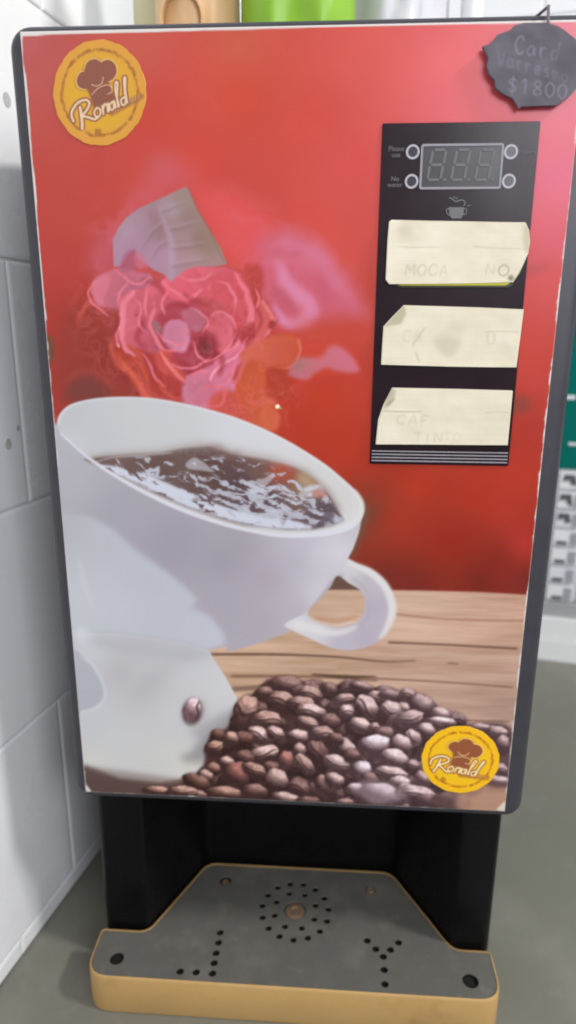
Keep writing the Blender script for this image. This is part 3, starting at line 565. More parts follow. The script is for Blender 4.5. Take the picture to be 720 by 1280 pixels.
M = dict(
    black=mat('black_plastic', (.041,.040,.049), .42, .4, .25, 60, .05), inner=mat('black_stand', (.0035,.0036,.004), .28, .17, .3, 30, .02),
    cab=mat('grey_sheet_metal', (.30,.30,.31), .45, .5, .2, 50), ctrl=mat('control_membrane', (.013,.004,.008), .24, .3, .3, 30, .0),
    grey=mat('printed_grey', (.30,.28,.31), .5, .3, .15, 300), dim=mat('dim_segment', (.15,.145,.155), .5, .3, .2, 300), seg=mat('display_glass', (.035,.033,.037), .3, .5, .2, 80),
    ring=mat('indicator_ring', (.42,.40,.44), .4, .4, .1, 300), lens=mat('indicator_lens', (.03,.025,.03), .25, .5, .2, 200),
    button=mat('button_plastic', (.022,.022,.018), .35, .5, .2, 90), butrim=mat('button_rim', (.55,.52,.06), .5, .4, .2, 200),
    plate=mat('tray_plate', (.112,.109,.096), .5, .25, .12, 70, .08), tray=mat('cream_tray', (.49,.305,.115), .5, .4, .10, 24, .05), hole=mat('tray_basin', (.012,.011,.010), .7, .2, .2, 60),
    screw=mat('rusty_screw', (.24,.16,.10), .55, .4, .4, 700, .2, .3), counter=mat('counter_laminate', (.172,.168,.135), .42, .4, .10, 7, .04),
    tile=mat('glazed_tile', (.80,.805,.82), .26, .5, .05, 9, .03), grout=mat('grout', (.66,.67,.67), .9, .2, .15, 60), mark=mat('tile_chip', (.46,.45,.44), .8, .2, .3, 300),
    teal=mat('green_board', (.002,.14,.115), .7, .05, .18, 12, .05), white=mat('white_plastic', (.80,.80,.82), .4, .5, .05, 30), ledge=mat('white_ledge', (.82,.83,.82), .4, .5, .06, 14),
    pale=mat('pale_sheet', (.72,.73,.76), .5, .4, .08, 60), dark=mat('dark_print', (.10,.10,.11), .5, .3, .3, 200), mid=mat('grey_print', (.34,.35,.37), .5, .3, .15, 120), band=mat('grey_band', (.36,.37,.37), .6, .3, .08, 40),
    tan=mat('tan_pack', (.70,.44,.23), .45, .4, .10, 18, .1), lime=mat('lime_pack', (.22,.44,.015), .4, .5, .18, 10, .1), gold=mat('gold_emblem', (.62,.42,.21), .5, .4, .1, 60), bag=mat('clear_bag', (.60,.59,.62), .35, .5, .08, 20, .2),
    buff=mat('buff_pack', (.62,.58,.36), .5, .4, .1, 18, .1), string=mat('twine', (.20,.17,.18), .8, .2, .2, 200),
    print=print_mat('front_print', .32, .38, .03), sticker=print_mat('sticker_print', .38), paper=print_mat('paper_print', .8, .25, .25), chalk=print_mat('chalk_print', .6, .3, .15))

stains(M['plate'], (.175,.16,.13), .6, 26, .52); stains(M['tray'], (.30,.17,.06), .45, 30, .56); stains(M['counter'], (.24,.235,.20), .5, 9, .54); stains(M['tile'], (.55,.55,.56), .35, 5, .58); stains(M['cab'], (.24,.24,.24), .4, 30, .55)
# ---- object helpers
def link(name, me, m, parent=None, smooth=False):
    o = bpy.data.objects.new(name, me); COL.objects.link(o)
    if m is not None: me.materials.append(m)
    if smooth:
        for p in me.polygons: p.use_smooth = True
    if parent is not None: o.parent = parent; o.matrix_parent_inverse = parent.matrix_world.inverted()
    return o
def mesh(name, V, F, m, parent=None, smooth=False):
    me = bpy.data.meshes.new(name); me.from_pydata([tuple(map(float, v)) for v in V], [], [tuple(map(int, f)) for f in F]); me.update()
    bm = bmesh.new(); bm.from_mesh(me); bmesh.ops.recalc_face_normals(bm, faces=bm.faces); bm.to_mesh(me); bm.free()
    return link(name, me, m, parent, smooth)
def tag(o, label=None, cat=None, group=None, kind=None):
    for k, v in (('label', label), ('category', cat), ('group', group), ('kind', kind)):
        if v: o[k] = v
    return o
def empty(name, loc):
    o = bpy.data.objects.new(name, None); COL.objects.link(o); o.location = loc; o.empty_display_size = .02
    bpy.context.view_layer.update(); return o
class MB:
    def __init__(s): s.V = []; s.F = []
    def add(s, V, F): b = len(s.V); s.V += [tuple(v) for v in V]; s.F += [tuple(i+b for i in f) for f in F]
    def box(s, a, b, T=None):
        V = [(x, y, z) for x in (a[0], b[0]) for y in (a[1], b[1]) for z in (a[2], b[2])]
        if T: V = [T(*v) for v in V]
        s.add(V, [(0,1,3,2),(4,6,7,5),(0,4,5,1),(2,3,7,6),(0,2,6,4),(1,5,7,3)])
    def loops(s, Ls, cap0=True, cap1=True):
        n = len(Ls[0]); b = len(s.V)
        for L in Ls: s.V += [tuple(v) for v in L]
        for k in range(len(Ls)-1):
            for i in range(n): s.F.append((b+k*n+i, b+k*n+(i+1) % n, b+(k+1)*n+(i+1) % n, b+(k+1)*n+i))
        if cap0: s.F.append(tuple(b+i for i in range(n))[::-1])
        if cap1: s.F.append(tuple(b+(len(Ls)-1)*n+i for i in range(n)))
    def build(s, name, m, parent=None, smooth=False): return mesh(name, s.V, s.F, m, parent, smooth)
def auto_smooth(o, deg=40):
    for p in o.data.polygons: p.use_smooth = True
    o.data.set_sharp_from_angle(angle=R_(deg)); return o
def rrect(x0, z0, x1, z1, r, n=6):
    out = []
    for cx, cz, a0 in ((x1-r, z1-r, 0), (x0+r, z1-r, 90), (x0+r, z0+r, 180), (x1-r, z0+r, 270)):
        for k in range(n+1): a = R_(a0+90*k/n); out.append((cx+r*math.cos(a), cz+r*math.sin(a)))
    return out
def rpoly(P, rad, n=5):
    out = []; m = len(P); P = [np.array(p, float) for p in P]
    for i in range(m):
        a, b, c = P[i-1], P[i], P[(i+1) % m]; r = rad[i] if hasattr(rad, '__len__') else rad
        u = (a-b)/np.linalg.norm(a-b); v = (c-b)/np.linalg.norm(c-b); th = math.acos(max(-1, min(1, u@v)))
        t = min(r/math.tan(th/2), .45*np.linalg.norm(a-b), .45*np.linalg.norm(c-b)); p0, p1 = b+u*t, b+v*t
        for k in range(n+1):
            s = k/n; out.append(tuple((1-s)**2*p0+2*s*(1-s)*b+s*s*p1))
    return out
def inset(P, d):
    P = np.array(P, float); a = np.roll(P, 1, 0); c = np.roll(P, -1, 0)
    area = .5*np.sum(P[:, 0]*c[:, 1]-c[:, 0]*P[:, 1]); sg = 1 if area > 0 else -1
    t = c-a; t /= np.linalg.norm(t, axis=1)[:, None]+1e-12
    return P+sg*d*np.stack([-t[:, 1], t[:, 0]], 1)
def slab(P, y0, y1, bev=0.):           # prism of an outline in the panel's x/z plane, front face at y0
    mb = MB()
    L = [[(x, y0, z) for x, z in (inset(P, bev) if bev else P)]]
    if bev: L.append([(x, y0+bev, z) for x, z in P])
    L.append([(x, y1, z) for x, z in P]); mb.loops(L); return mb
def printed(name, poly, canvas, m, parent, off, back, step, gain=1., label=None):
    """a thin printed sheet: fine grid inside an outline given on the print, colours sampled from its artwork"""
    P = np.array(poly, float); ys = np.unique(np.concatenate([np.arange(P[:, 1].min(), P[:, 1].max(), step), P[:, 1]]))
    ys = ys[np.concatenate([[True], np.diff(ys) > .15])]
    Q = np.roll(P, -1, 0); nx = max(4, int(np.ptp(P[:, 0])/step)); rows = []
    for y in ys:
        yy = min(max(y, P[:, 1].min()+.02), P[:, 1].max()-.02); xs = []
        for (xa, ya), (xb, yb) in zip(P, Q):
            if (ya <= yy) != (yb <= yy): xs.append(xa+(yy-ya)/(yb-ya)*(xb-xa))
        rows.append(np.stack([np.linspace(min(xs), max(xs), nx), np.full(nx, y)], 1))
    G = np.array(rows); ny = len(G); x = G[..., 0].ravel(); y = G[..., 1].ravel()
    V = PX(x, y); o = off(x, y) if callable(off) else np.full(len(x), off); V[:, 1] -= o
    idx = np.arange(nx*ny).reshape(ny, nx)
    F = np.stack([idx[:-1, :-1], idx[1:, :-1], idx[1:, 1:], idx[:-1, 1:]], -1).reshape(-1, 4)
    b = np.concatenate([idx[0], idx[1:, -1], idx[-1, ::-1][1:], idx[::-1, 0][1:-1]]); n0 = len(V)
    S = V[b].copy(); S[:, 1] = -back; k = len(b); j = np.arange(k)
    F2 = np.stack([b, b[(j+1) % k], n0+(j+1) % k, n0+j], -1)
    me = bpy.data.meshes.new(name); VV = np.concatenate([V, S]); FF = np.concatenate([F, F2])
    fill_mesh(me, VV, FF); c = lin(canvas.sample(x, y))*gain; c = np.concatenate([c, c[b]]); put_col(me, c)
    ob = link(name, me, m, parent)
    if label: ob['label'] = label
    return ob
def fill_mesh(me, V, F):
    me.vertices.add(len(V)); me.vertices.foreach_set('co', np.asarray(V, np.float32).ravel())
    me.loops.add(F.size); me.loops.foreach_set('vertex_index', F.ravel().astype(np.int32))
    me.polygons.add(len(F)); me.polygons.foreach_set('loop_start', np.arange(0, F.size, F.shape[1]).astype(np.int32))
    me.update(calc_edges=True); me.validate()
def put_col(me, c):
    a = me.color_attributes.new('print', 'FLOAT_COLOR', 'POINT')
    a.data.foreach_set('color', np.concatenate([np.clip(c, 0, .92), np.ones((len(c), 1))], 1).astype(np.float32).ravel())
def text(s, x, z, y, size, m, parent, name='caption'):
    cu = bpy.data.curves.new('t', 'FONT'); cu.body = s; cu.size = size; cu.align_x = 'CENTER'; cu.align_y = 'CENTER'; cu.extrude = .0001; cu.space_line = .85
    o = bpy.data.objects.new('t', cu); COL.objects.link(o); bpy.context.view_layer.update()
    me = bpy.data.meshes.new_from_object(o.evaluated_get(bpy.context.evaluated_depsgraph_get())); bpy.data.objects.remove(o)
    me.transform(Matrix.Translation((x, y, z))@Matrix.Rotation(R_(90), 4, 'X')); me.materials.clear()
    return link(name, me, m, parent)

# ---------------------------------------------------------------- the coffee machine
mc = tag(empty('coffee_machine', (.152, .02, ZT)), 'red fronted black coffee vending machine with tilted cup and beans printed on its front', 'coffee machine')
# cabinet behind the door
mb = MB(); P = rrect(-.0012, .0, .3055, .478, .006)
mb.loops([[(x, .0185, z) for x, z in P], [(x, .40, z) for x, z in P]]); auto_smooth(mb.build('cabinet', M['cab'], mc))
# door shell with a rounded rim
mb = MB(); LO = []
ox0, oz0, ox1, oz1 = -.0085, -.0065, .3128, .4843
for k in range(8):
    a = R_(90*k/7); LO.append([(x, .0008+.007*(1-math.sin(a)) if k else .0078, z) for x, z in inset(rrect(ox0, oz0, ox1, oz1, .0125), .0052*(1-math.cos(a)))])
LO = [[(x, .018, z) for x, z in rrect(ox0+.0015, oz0+.0015, ox1-.0015, oz1-.0015, .011)], [(x, .0165, z) for x, z in rrect(ox0, oz0, ox1, oz1, .0125)]]+LO
mb.loops(LO); auto_smooth(mb.build('door', M['black'], mc), 60)
# lower stand: two pillars and the recess between them
foot = rpoly([(-.0012,.0185),(.0345,.0185),(.0700,.0925),(.2350,.0925),(.2768,.0185),(.3055,.0185),(.3055,.40),(-.0012,.40)], [.006,.004,.01,.01,.004,.006,.005,.005], 5)
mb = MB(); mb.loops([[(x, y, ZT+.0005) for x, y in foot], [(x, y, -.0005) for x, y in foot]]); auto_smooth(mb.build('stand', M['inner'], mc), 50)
# printed front
ART = front_print()
nu, nv = 565, 800
u, v = np.meshgrid(np.linspace(0, W, nu), np.linspace(0, H, nv)); u = u.ravel(); v = v.ravel()
V = np.stack([u, np.zeros(nu*nv), v], 1); ix, iy = IMG(V); c = np.clip(lin(ART.sample(ix, iy))*.90-.006, .002, 1)
def wob(t, sd, f=30): return fbm(t*f, t*0+.5, 4, sd)
wt = .0006+.0016*np.clip(1-u/.21, .25, 1)*(.35+1.1*wob(u, 61)); wl = np.where(v > .33, .0004+.0024*np.clip(wob(v, 62, 60)-.25, 0, 1), .0009*np.clip(wob(v, 63, 90)-.30, 0, 1)*2)
wr = .0012*np.clip(wob(v, 64, 120)-.42, 0, 1)*2.4; wb = .0010*np.clip(wob(u, 65, 90)-.52, 0, 1)*2.4
for d, w in ((H-v, wt), (u, wl), (W-u, wr), (v, wb)):
    k = np.clip((w-d)/.0004+.5, 0, 1)[:, None]; c = c*(1-k)+np.array((.66, .62, .58))*k
idx = np.arange(nu*nv).reshape(nv, nu)
F = np.stack([idx[:-1, :-1], idx[:-1, 1:], idx[1:, 1:], idx[1:, :-1]], -1).reshape(-1, 4)
b = np.concatenate([idx[0], idx[1:, -1], idx[-1, ::-1][1:], idx[::-1, 0][1:-1]]); k = len(b); j = np.arange(k); S = V[b].copy(); S[:, 1] = .0009
me = bpy.data.meshes.new('printed_front'); fill_mesh(me, np.concatenate([V, S]), np.concatenate([F, np.stack([b, nu*nv+j, nu*nv+(j+1) % k, b[(j+1) % k]], -1)]))
put_col(me, np.concatenate([c, np.full((k, 3), .6)])); pf = link('printed_front', me, M['print'], mc)
pf['label'] = 'red print of a tilted coffee cup, rose shaped steam and coffee beans'
# stickers
for (cx, cy, rx, ry, rot, pale, lb) in ((125,116,58,66,-21,True,'faded yellow round sticker with brown chef hat, upper left corner'), (575.5,949,48.5,41.5,13,False,'bright yellow round sticker with brown chef hat, over the printed beans')):
    rs = np.random.RandomState(int(cx)); e = ell(cx, cy, rx, ry, 0, 72)
    e = e+(e-(cx, cy))*(.008*np.sin(np.arange(72)*1.3+cx)+.005*np.sin(np.arange(72)*2.9))[:, None]
    printed('logo_sticker', e, logo(cx, cy, rx, ry, rot, 4, pale), M['sticker'], mc, .0004, 0., .6, .84 if pale else 1.18, lb)
# control panel
cp = slab(rrect(.19655, .2463, .28017, .4331, .0008), -.0008, .0002, .0002).build('control_panel', M['ctrl'], mc); cp['label'] = 'black control membrane with a three digit display'
def pz(x, y): q = PX(x, y); return q[0], q[2]
def ringmesh(Po, Pi, y0, y1):
    n = len(Po); mb = MB()
    mb.V = [(x, y1, z) for x, z in Po]+[(x, y0, z) for x, z in Po]+[(x, y0, z) for x, z in Pi]+[(x, y1, z) for x, z in Pi]
    for k in range(3): mb.F += [(k*n+i, k*n+(i+1) % n, (k+1)*n+(i+1) % n, (k+1)*n+i) for i in range(n)]
    return mb
x0, z1 = pz(527, 181.5); x1, z0 = pz(624.5, 236)
dw = slab(rrect(x0, z0, x1, z1, .0012), -.0010, -.0007).build('display_window', M['seg'], cp)
ringmesh(rrect(x0-.0003, z0-.0003, x1+.0003, z1+.0003, .0014), rrect(x0+.00085, z0+.00085, x1-.00085, z1-.00085, .0006), -.0014, -.0007).build('display_frame', M['grey'], cp)
for px in (545.5, 575.3, 605.2):       # seven segments and a point
    cx, cz = pz(px, 206.8); mb = MB(); w, h, t = .0071, .0148, .00135
    def S_(a, z, bw, bh):
        q = [(-bw/2, 0), (-bw/2+bh/2, bh/2), (bw/2-bh/2, bh/2), (bw/2, 0), (bw/2-bh/2, -bh/2), (-bw/2+bh/2, -bh/2)] if bw > bh else [(0, bh/2), (bw/2, bh/2-bw/2), (bw/2, -bh/2+bw/2), (0, -bh/2), (-bw/2, -bh/2+bw/2), (-bw/2, bh/2-bw/2)]
        P = [(cx+a+x+(z+y)*.16, cz+z+y) for x, y in q]; mb.loops([[(x, -.0013, y) for x, y in P], [(x, -.0009, y) for x, y in P]])
    for z in (h/2, 0, -h/2): S_(0, z, w-t*.7, t)
    for a in (-w/2, w/2):
        for z in (h/4, -h/4): S_(a, z, t, h/2-t*.5)
    P = ell(cx+w/2+.0012, cz-h/2, .0007, .0007, 0, 12); mb.loops([[(x, -.0013, z) for x, z in P], [(x, -.0009, z) for x, z in P]])
    mb.build('digit', M['dim'], cp)
for px, py in ((515.7,190.5),(514.2,227.3),(638,190.5),(635.3,227)):
    cx, cz = pz(px, py); lo = slab(ell(cx, cz, .0026, .0026, 0, 24), -.0010, -.0007).build('indicator_light', M['lens'], cp)
    r = ringmesh(ell(cx, cz, .0037, .0037, 0, 28), ell(cx, cz, .0026, .0026, 0, 28), -.0013, -.0007).build('indicator_ring', M['ring'], cp)
for s, px, py, sz in (('Please\nuse', 495, 190.5, .0035), ('No\nwater', 493.5, 228, .0035), ('Heating', 659, 190.7, .0030)):
    cx, cz = pz(px, py); text(s, cx, cz, -.0010, sz, M['dim'], cp)
# cup symbol
mb = MB()
def flat(P, y0=-.0012, y1=-.0007):
    P = [pz(*q) for q in P]; mb.loops([[(x, y0, z) for x, z in P], [(x, y1, z) for x, z in P]])
def line(P, w):
    P = spl(P, 6, False); d = np.gradient(P, axis=0); d /= np.linalg.norm(d, axis=1)[:, None]+1e-9; n = np.stack([-d[:, 1], d[:, 0]], 1)*w/2
    for a in range(len(P)-1): flat([P[a]+n[a], P[a+1]+n[a+1], P[a+1]-n[a+1], P[a]-n[a]])
flat([(560.5,259.5),(579.5,259.5),(579,268),(576,273.5),(564,273.5),(561,268)]); line([(579.5,261),(582.5,262),(582,267),(578.5,269)], 1.2); line([(560.5,261),(557.5,263),(559,268),(562,270)], 1.2)
line([(579,258),(581,253.5),(576.5,250.5),(569,252.5),(565.5,249.5),(561,247.5)], 1.5); line([(566,246.5),(572,249)], 1.1); line([(583,258),(588,257)], 1)
mb.build('cup_symbol', M['dim'], cp)
for y in (563, 567, 571, 575):
    a, z = pz(463.5, y); bx, z2 = pz(636, y+3.2); slab([(.1976,(z+z2)/2-.00038),(.2792,(z+z2)/2-.00038),(.2792,(z+z2)/2+.00038),(.1976,(z+z2)/2+.00038)], -.0011, -.0007).build('stripe', M['grey'], cp)
# buttons under the paper labels
for i, q in enumerate((((487,300),(656,357.6)), ((483,393),(647,457)), ((474,494),(637,554)))):
    (ax, ay), (bx, by) = q; x0, z1 = pz(ax, ay); x1, z0 = pz(bx, by); x1 -= .004
    slab(rrect(x0+.004, z0, x1-.004, z1, .004), -.0022, -.0007, .0004).build('button', M['butrim'] if i == 0 else M['button'], cp)
    if i == 0:
        slab(rrect(x0+.003, z0-.0012, x1-.0022, z1, .004), -.0018, -.0007, .0004).build('button_edge', M['button'], cp)
def curl(P, amp, seed):
    P = np.array(P); c = P.mean(0)
    return lambda x, y: .0026+amp*(np.abs((x-c[0])/85)**4)+.00025*fbm(x*.04, y*.05, 3, seed)
for P, fn, sd, lb in ((P1, paper1, 1, 'top cream paper label with clipped right side'), (P2, paper2, 2, 'middle cream paper label with folded upper left corner'), (P3, paper3, 3, 'bottom cream paper label with torn upper left corner')):
    printed('paper_label', P, fn(), M['paper'], mc, curl(P, .0004, sd), .0007, .9, .86, lb)
# ---- drip tray
ZP = -.140
out = [(-.0030,.0152),(.0345,.0152),(.0700,.0890),(.2350,.0890),(.2768,.0152),(.3058,.0152),(.3058,-.0262),(-.0030,-.0262)]
rad = [.004,.012,.016,.016,.012,.004,.018,.018]
o2 = rpoly(out, rad, 7); mb = MB()
Lz = [[(x, y, ZT+.0003) for x, y in inset(o2, .0006)], [(x, y, ZT+.002) for x, y in o2], [(x, y, ZP-.0018) for x, y in o2], [(x, y, ZP-.0005) for x, y in inset(o2, .0005)], [(x, y, ZP) for x, y in inset(o2, .0009)], [(x, y, ZP) for x, y in inset(o2, .0014)], [(x, y, ZP-.0045) for x, y in inset(o2, .0016)]]
mb.loops(Lz, True, True); tr = auto_smooth(mb.build('drip_tray', M['tray'], mc), 50); tr['label'] = 'cream drip tray with a drilled grey plate'
bs = MB(); q = inset(o2, .003); bs.loops([[(x, y, ZP-.0040) for x, y in q], [(x, y, ZP-.0036) for x, y in q]]); bs.build('tray_basin', M['hole'], tr)
holes = [(*PZ(x, y, ZP)[:2], r) for x, y, r in ((146,1197,.0056),(588,1225,.0062),(282,1100,.0054),(463,1112,.0044),(275,1164.6,.0031),(273,1177,.0031),(270,1190,.0031),(267.5,1202.5,.0031),(265.4,1215.4,.0031),(245,1214,.0031),(225,1213,.0031),
    (459,1174.6,.0031),(469.6,1185,.0031),(498,1177,.0031),(488,1186,.0031),(479,1194.6,.0031),(480,1211,.0031),(481,1229,.0031))]
cx, cy = PZ(369, 1137, ZP)[:2]; holes.append((cx, cy, .0092))
for n, r, ph, hr in ((15, .0278, 6, .0029), (8, .0178, 20, .0028)):
    for k in range(n): a = R_(360*k/n+ph); holes.append((cx+r*math.cos(a), cy+r*math.sin(a)*1.0, hr))
cu = bpy.data.curves.new('plate', 'CURVE'); cu.dimensions = '2D'; cu.fill_mode = 'BOTH'; cu.extrude = .0006; cu.bevel_depth = .0002
for P in [inset(o2, .0019)]+[ell(x, y, r, r, 0, 20) for x, y, r in holes]:
    s = cu.splines.new('POLY'); s.points.add(len(P)-1); s.use_cyclic_u = True
    for p, (x, y) in zip(s.points, P): p.co = (x, y, 0, 1)
o = bpy.data.objects.new('plate', cu); COL.objects.link(o); bpy.context.view_layer.update()
me = bpy.data.meshes.new_from_object(o.evaluated_get(bpy.context.evaluated_depsgraph_get())); bpy.data.objects.remove(o)
me.transform(Matrix.Translation((0, 0, ZP-.0014))); me.materials.clear(); link('tray_plate', me, M['plate'], tr)
def screw(x, y, r, z, m):
    mb = MB(); prof = [(1, -.0018), (1, .0003), (.8, .0008), (.45, .0009), (.38, .0002), (.001, .0002)]
    mb.loops([[(x+r*p*math.cos(a), y+r*p*math.sin(a), z+h) for a in np.linspace(0, 2*np.pi, 19)[:-1]] for p, h in prof]); return mb.build('screw', m, tr)
screw(cx, cy, .0082, ZP-.0017, M['screw']); screw(*holes[2][:2], .0036, ZP-.0030, M['screw']); screw(*holes[3][:2], .0034, ZP-.0008, M['screw'])

# ---------------------------------------------------------------- chalk price tag hanging over the top right corner
tg = tag(empty('price_tag', tuple(PX(664, 84))), 'small scalloped blackboard price tag with faint chalk writing, on the upper right corner', 'price tag')
printed('board', TAG, chalk_tag(), M['chalk'], tg, .0042, .0022, .9, 1.0)
a = PX(684, 36); bq = PX(681.5, 8); mb = MB()
for (q0, q1) in (((a[0], -.003, a[2]-.004), (bq[0]+.001, -.0024, .4850)), ((bq[0]+.001, -.0024, .4850), (bq[0], .0150, .4876)), ):
    q0 = Vector(q0); q1 = Vector(q1); d = (q1-q0).normalized(); s = d.cross(Vector((0, 1, .3))).normalized(); t = d.cross(s)
    mb.loops([[tuple(q+(s*math.cos(k)+t*math.sin(k))*.0008) for k in np.linspace(0, 2*np.pi, 9)[:-1]] for q in (q0-d*.0005, q1+d*.0005)])
auto_smooth(mb.build('hanger', M['string'], tg))

# ---------------------------------------------------------------- packs standing on the machine
def pouch(name, x0, x1, y, z0, z1, T, m, seed, parent=None, n=26, top=.3):
    V = []; F = []
    for sd in (-1, 1):
        for j in range(n+1):
            for i in range(n+1):
                a = i/n*2-1; b_ = j/n*2-1; t = (1-abs(a)**3.5)*(1-max(0, b_)**2*(1-top)-max(0, -b_)**6)
                wr = (fbm(np.array(a*2.2+seed), np.array(b_*2.2), 3, seed)-.5)*.5*t
                e = (fbm(np.array(b_*1.3+seed*3), np.array(.3), 2, seed)-.5)*.06
                V.append((x0+(x1-x0)*(a*(.5-.03*max(0, b_))+.5+e*a), y+sd*T*(t*.5+.01)+wr*T*.5, z0+(z1-z0)*j/n))
    k = (n+1)**2
    for sd in (0, 1):
        for j in range(n):
            for i in range(n): q = sd*k+j*(n+1)+i; F.append((q, q+1, q+n+2, q+n+1))
    rim = [i for i in range(n+1)]+[j*(n+1)+n for j in range(1, n+1)]+[n*(n+1)+i for i in range(n-1, -1, -1)]+[j*(n+1) for j in range(n-1, 0, -1)]
    for a, b_ in zip(rim, rim[1:]+rim[:1]): F.append((a, b_, k+b_, k+a))
    return mesh(name, V, F, m, parent, True)
ztop = .4785
def xs(px, Y): return float(PX(px, 12, Y)[0])
Y1 = .13
tag(pouch('snack_pack', xs(168, .19), xs(262, .19), .19, ztop, ztop+.17, .03, M['buff'], 9), 'pale buff packet behind the tan packet on the machine top', 'packet')
tn = tag(empty('coffee_pack', (xs(245, Y1), Y1, ztop)), 'tan packet with round ring emblem standing on the machine top', 'packet')
pouch('bag', xs(196, Y1), xs(298, Y1), Y1, ztop, ztop+.16, .04, M['tan'], 2, tn)
e = PX(226, 22, Y1-.027); ringmesh(ell(e[0], e[2], .0145, .0165, 0, 30), ell(e[0], e[2], .0135, .0155, 0, 30), Y1-.0262, Y1-.016).build('ring_emblem', M['gold'], tn)
tag(pouch('lime_pack', xs(301, .12), xs(444, .12), .12, ztop, ztop+.18, .05, M['lime'], 3, top=.6), 'plain lime green packet standing on the machine top', 'packet')
tag(pouch('plastic_bag', xs(440, .16), xs(562, .16), .16, ztop, ztop+.16, .06, M['bag'], 4), 'crumpled pale plastic bag between lime packet and white bottle', 'plastic bag')
bt = tag(empty('bottle', (xs(590, .15), .15, ztop)), 'slim white plastic bottle standing on the machine top', 'bottle')
prof = [(.2,0),(1,.001),(1,.085),(.95,.1),(.5,.118),(.42,.125),(.42,.14),(.05,.141)]; r0 = .5*(xs(604, .15)-xs(576, .15))
mb = MB(); mb.loops([[(xs(590, .15)+r0*p*math.cos(a), .15+r0*p*math.sin(a), ztop+h) for a in np.linspace(0, 2*np.pi, 25)[:-1]] for p, h in prof]); auto_smooth(mb.build('bottle_body', M['white'], bt), 50)
mb = MB(); mb.loops([[(xs(590, .15)+r0*.55*math.cos(a), .15+r0*.55*math.sin(a), ztop+h) for a in np.linspace(0, 2*np.pi, 25)[:-1]] for h in (.141, .158)]); auto_smooth(mb.build('cap', M['pale'], bt), 50)

# ---------------------------------------------------------------- counter, tiled walls and the things along the back
AW = R_(12.); D = np.array([math.sin(AW), math.cos(AW), 0]); E = np.array([math.cos(AW), -math.sin(AW), 0]); A0 = np.array([-.078, -.011, 0]); B0 = np.array([.574, .595, 0])
tc = float((B0-A0)@D); C0 = A0+D*tc
def LW(t, z, o=0.): return tuple(A0+D*t+E*o+np.array([0, 0, z]))      # left wall: along, up, out
def BW(s, z, o=0.): return tuple(C0+E*s-D*o+np.array([0, 0, z]))      # back wall
def onb(x, y, o=0.):
    d = rays(x, y); q = C0-D*o; t = ((q-CP)@D)/(d@D); P = CP+d*t; return float((P-C0)@E), float(P[2])
cq = [LW(-1.6, ZT), LW(tc+.02, ZT), BW(1.9, ZT), tuple(np.array(BW(1.9, ZT))-D*2.4)]
mb = MB(); mb.loops([[(x, y, ZT-.03) for x, y, z in cq], cq]); tag(mb.build('counter', M['counter']), kind='structure')
def tiled(name, T, rows, length, start, label):
    root = tag(empty(name, T(start, ZT)), label, 'wall')
    bk = MB(); g = .0009
    bk.box((start, rows[0][0], -.02), (start+length, rows[-1][1], 0), lambda a, b, c: T(a, b, c)); bk.build('grout', M['grout'], root)
    mb = MB()
    for z0, z1, ph, wd in rows:
        k0 = math.floor((start-ph)/wd)
        for k in range(k0, k0+int(length/wd)+3):
            a, b_ = max(start, ph+k*wd)+g, min(start+length, ph+(k+1)*wd)-g
            if b_-a < .004: continue
            Q = lambda i, o: [T(a+i, z0+g+i, o), T(b_-i, z0+g+i, o), T(b_-i, z1-g-i, o), T(a+i, z1-g-i, o)]
            mb.loops([Q(0, -.0008), Q(0, .0006), Q(.0008, .0012), Q(.0024, .0015)], False, True)
    mb.build('tile_course', M['tile'], root); return root
rows = [(ZT+.001, -.156, .027, .265), (-.156, .0195, .103, .265), (.0195, .196, .222, .265), (.196, .3725, .092, .265), (.3725, .549, .215, .265), (.549, .7255, .160, .265), (.7255, .902, .04, .265), (.902, 1.0785, .16, .265)]
lw = tiled('tiled_wall', LW, rows, tc+1.3, -1.3, 'pale grey glazed tile wall running back along the left of the machine')
mk = MB()
for x, y, r in ((8,555,.0035),(20,535,.002),(6,125,.004)):
    d = rays(x, y); t = ((A0-CP)@E)/(d@E); P_ = CP+d*t; tt = float((P_-A0)@D); z = float(P_[2])
    mk.loops([[LW(tt+r*math.cos(k), z+r*math.sin(k)*1.2, o) for k in np.linspace(0, 2*np.pi, 11)[:-1]] for o in (.0010, .0019)])
mk.build('chip_marks', M['mark'], lw)
rows2 = [(a, b_, p+.07, w) for a, b_, p, w in rows]
bw = tiled('back_wall', BW, rows2, 1.9, 0, 'white tile wall far behind the machine')
# ledge, sachet sheets and the green board
s0 = .30
z_l1 = onb(715, 806)[1]; z_g = onb(715, 767)[1]; z_s0 = onb(715, 749)[1]; z_s1 = onb(715, 586)[1]
lg = tag(empty('back_ledge', BW(s0, ZT, .01)), 'low white two step ledge along the back edge of the counter', 'ledge')
zm = onb(715, 792)[1]
mb = MB(); mb.box((s0-.1, ZT+.0005, .0025), (1.8, zm-.001, .034), lambda a, b, c: BW(a, b, c)); mb.build('lower_step', M['ledge'], lg)
mb = MB(); mb.box((s0-.1, zm+.0005, .0025), (1.8, z_g, .030), lambda a, b, c: BW(a, b, c)); mb.build('upper_step', M['ledge'], lg)
mb = MB(); mb.box((s0-.1, z_g+.0005, .0025), (1.8, z_s0-.001, .022), lambda a, b, c: BW(a, b, c)); mb.build('grey_strip', M['band'], lg)
sh = tag(empty('sachet_rack', BW(s0, z_s0, .01)), 'pale rack of small packets with dark marks below the green board', 'rack')
mb = MB(); mb.box((s0-.05, z_s0, .0025), (1.2, z_s1, .008), lambda a, b, c: BW(a, b, c)); mb.build('backing', M['pale'], sh)
rs = np.random.RandomState(8); sl, _ = onb(672, 670); cols = np.arange(sl-.03, sl+.36, .047)
zr = np.linspace(z_s1, z_s0, 8)
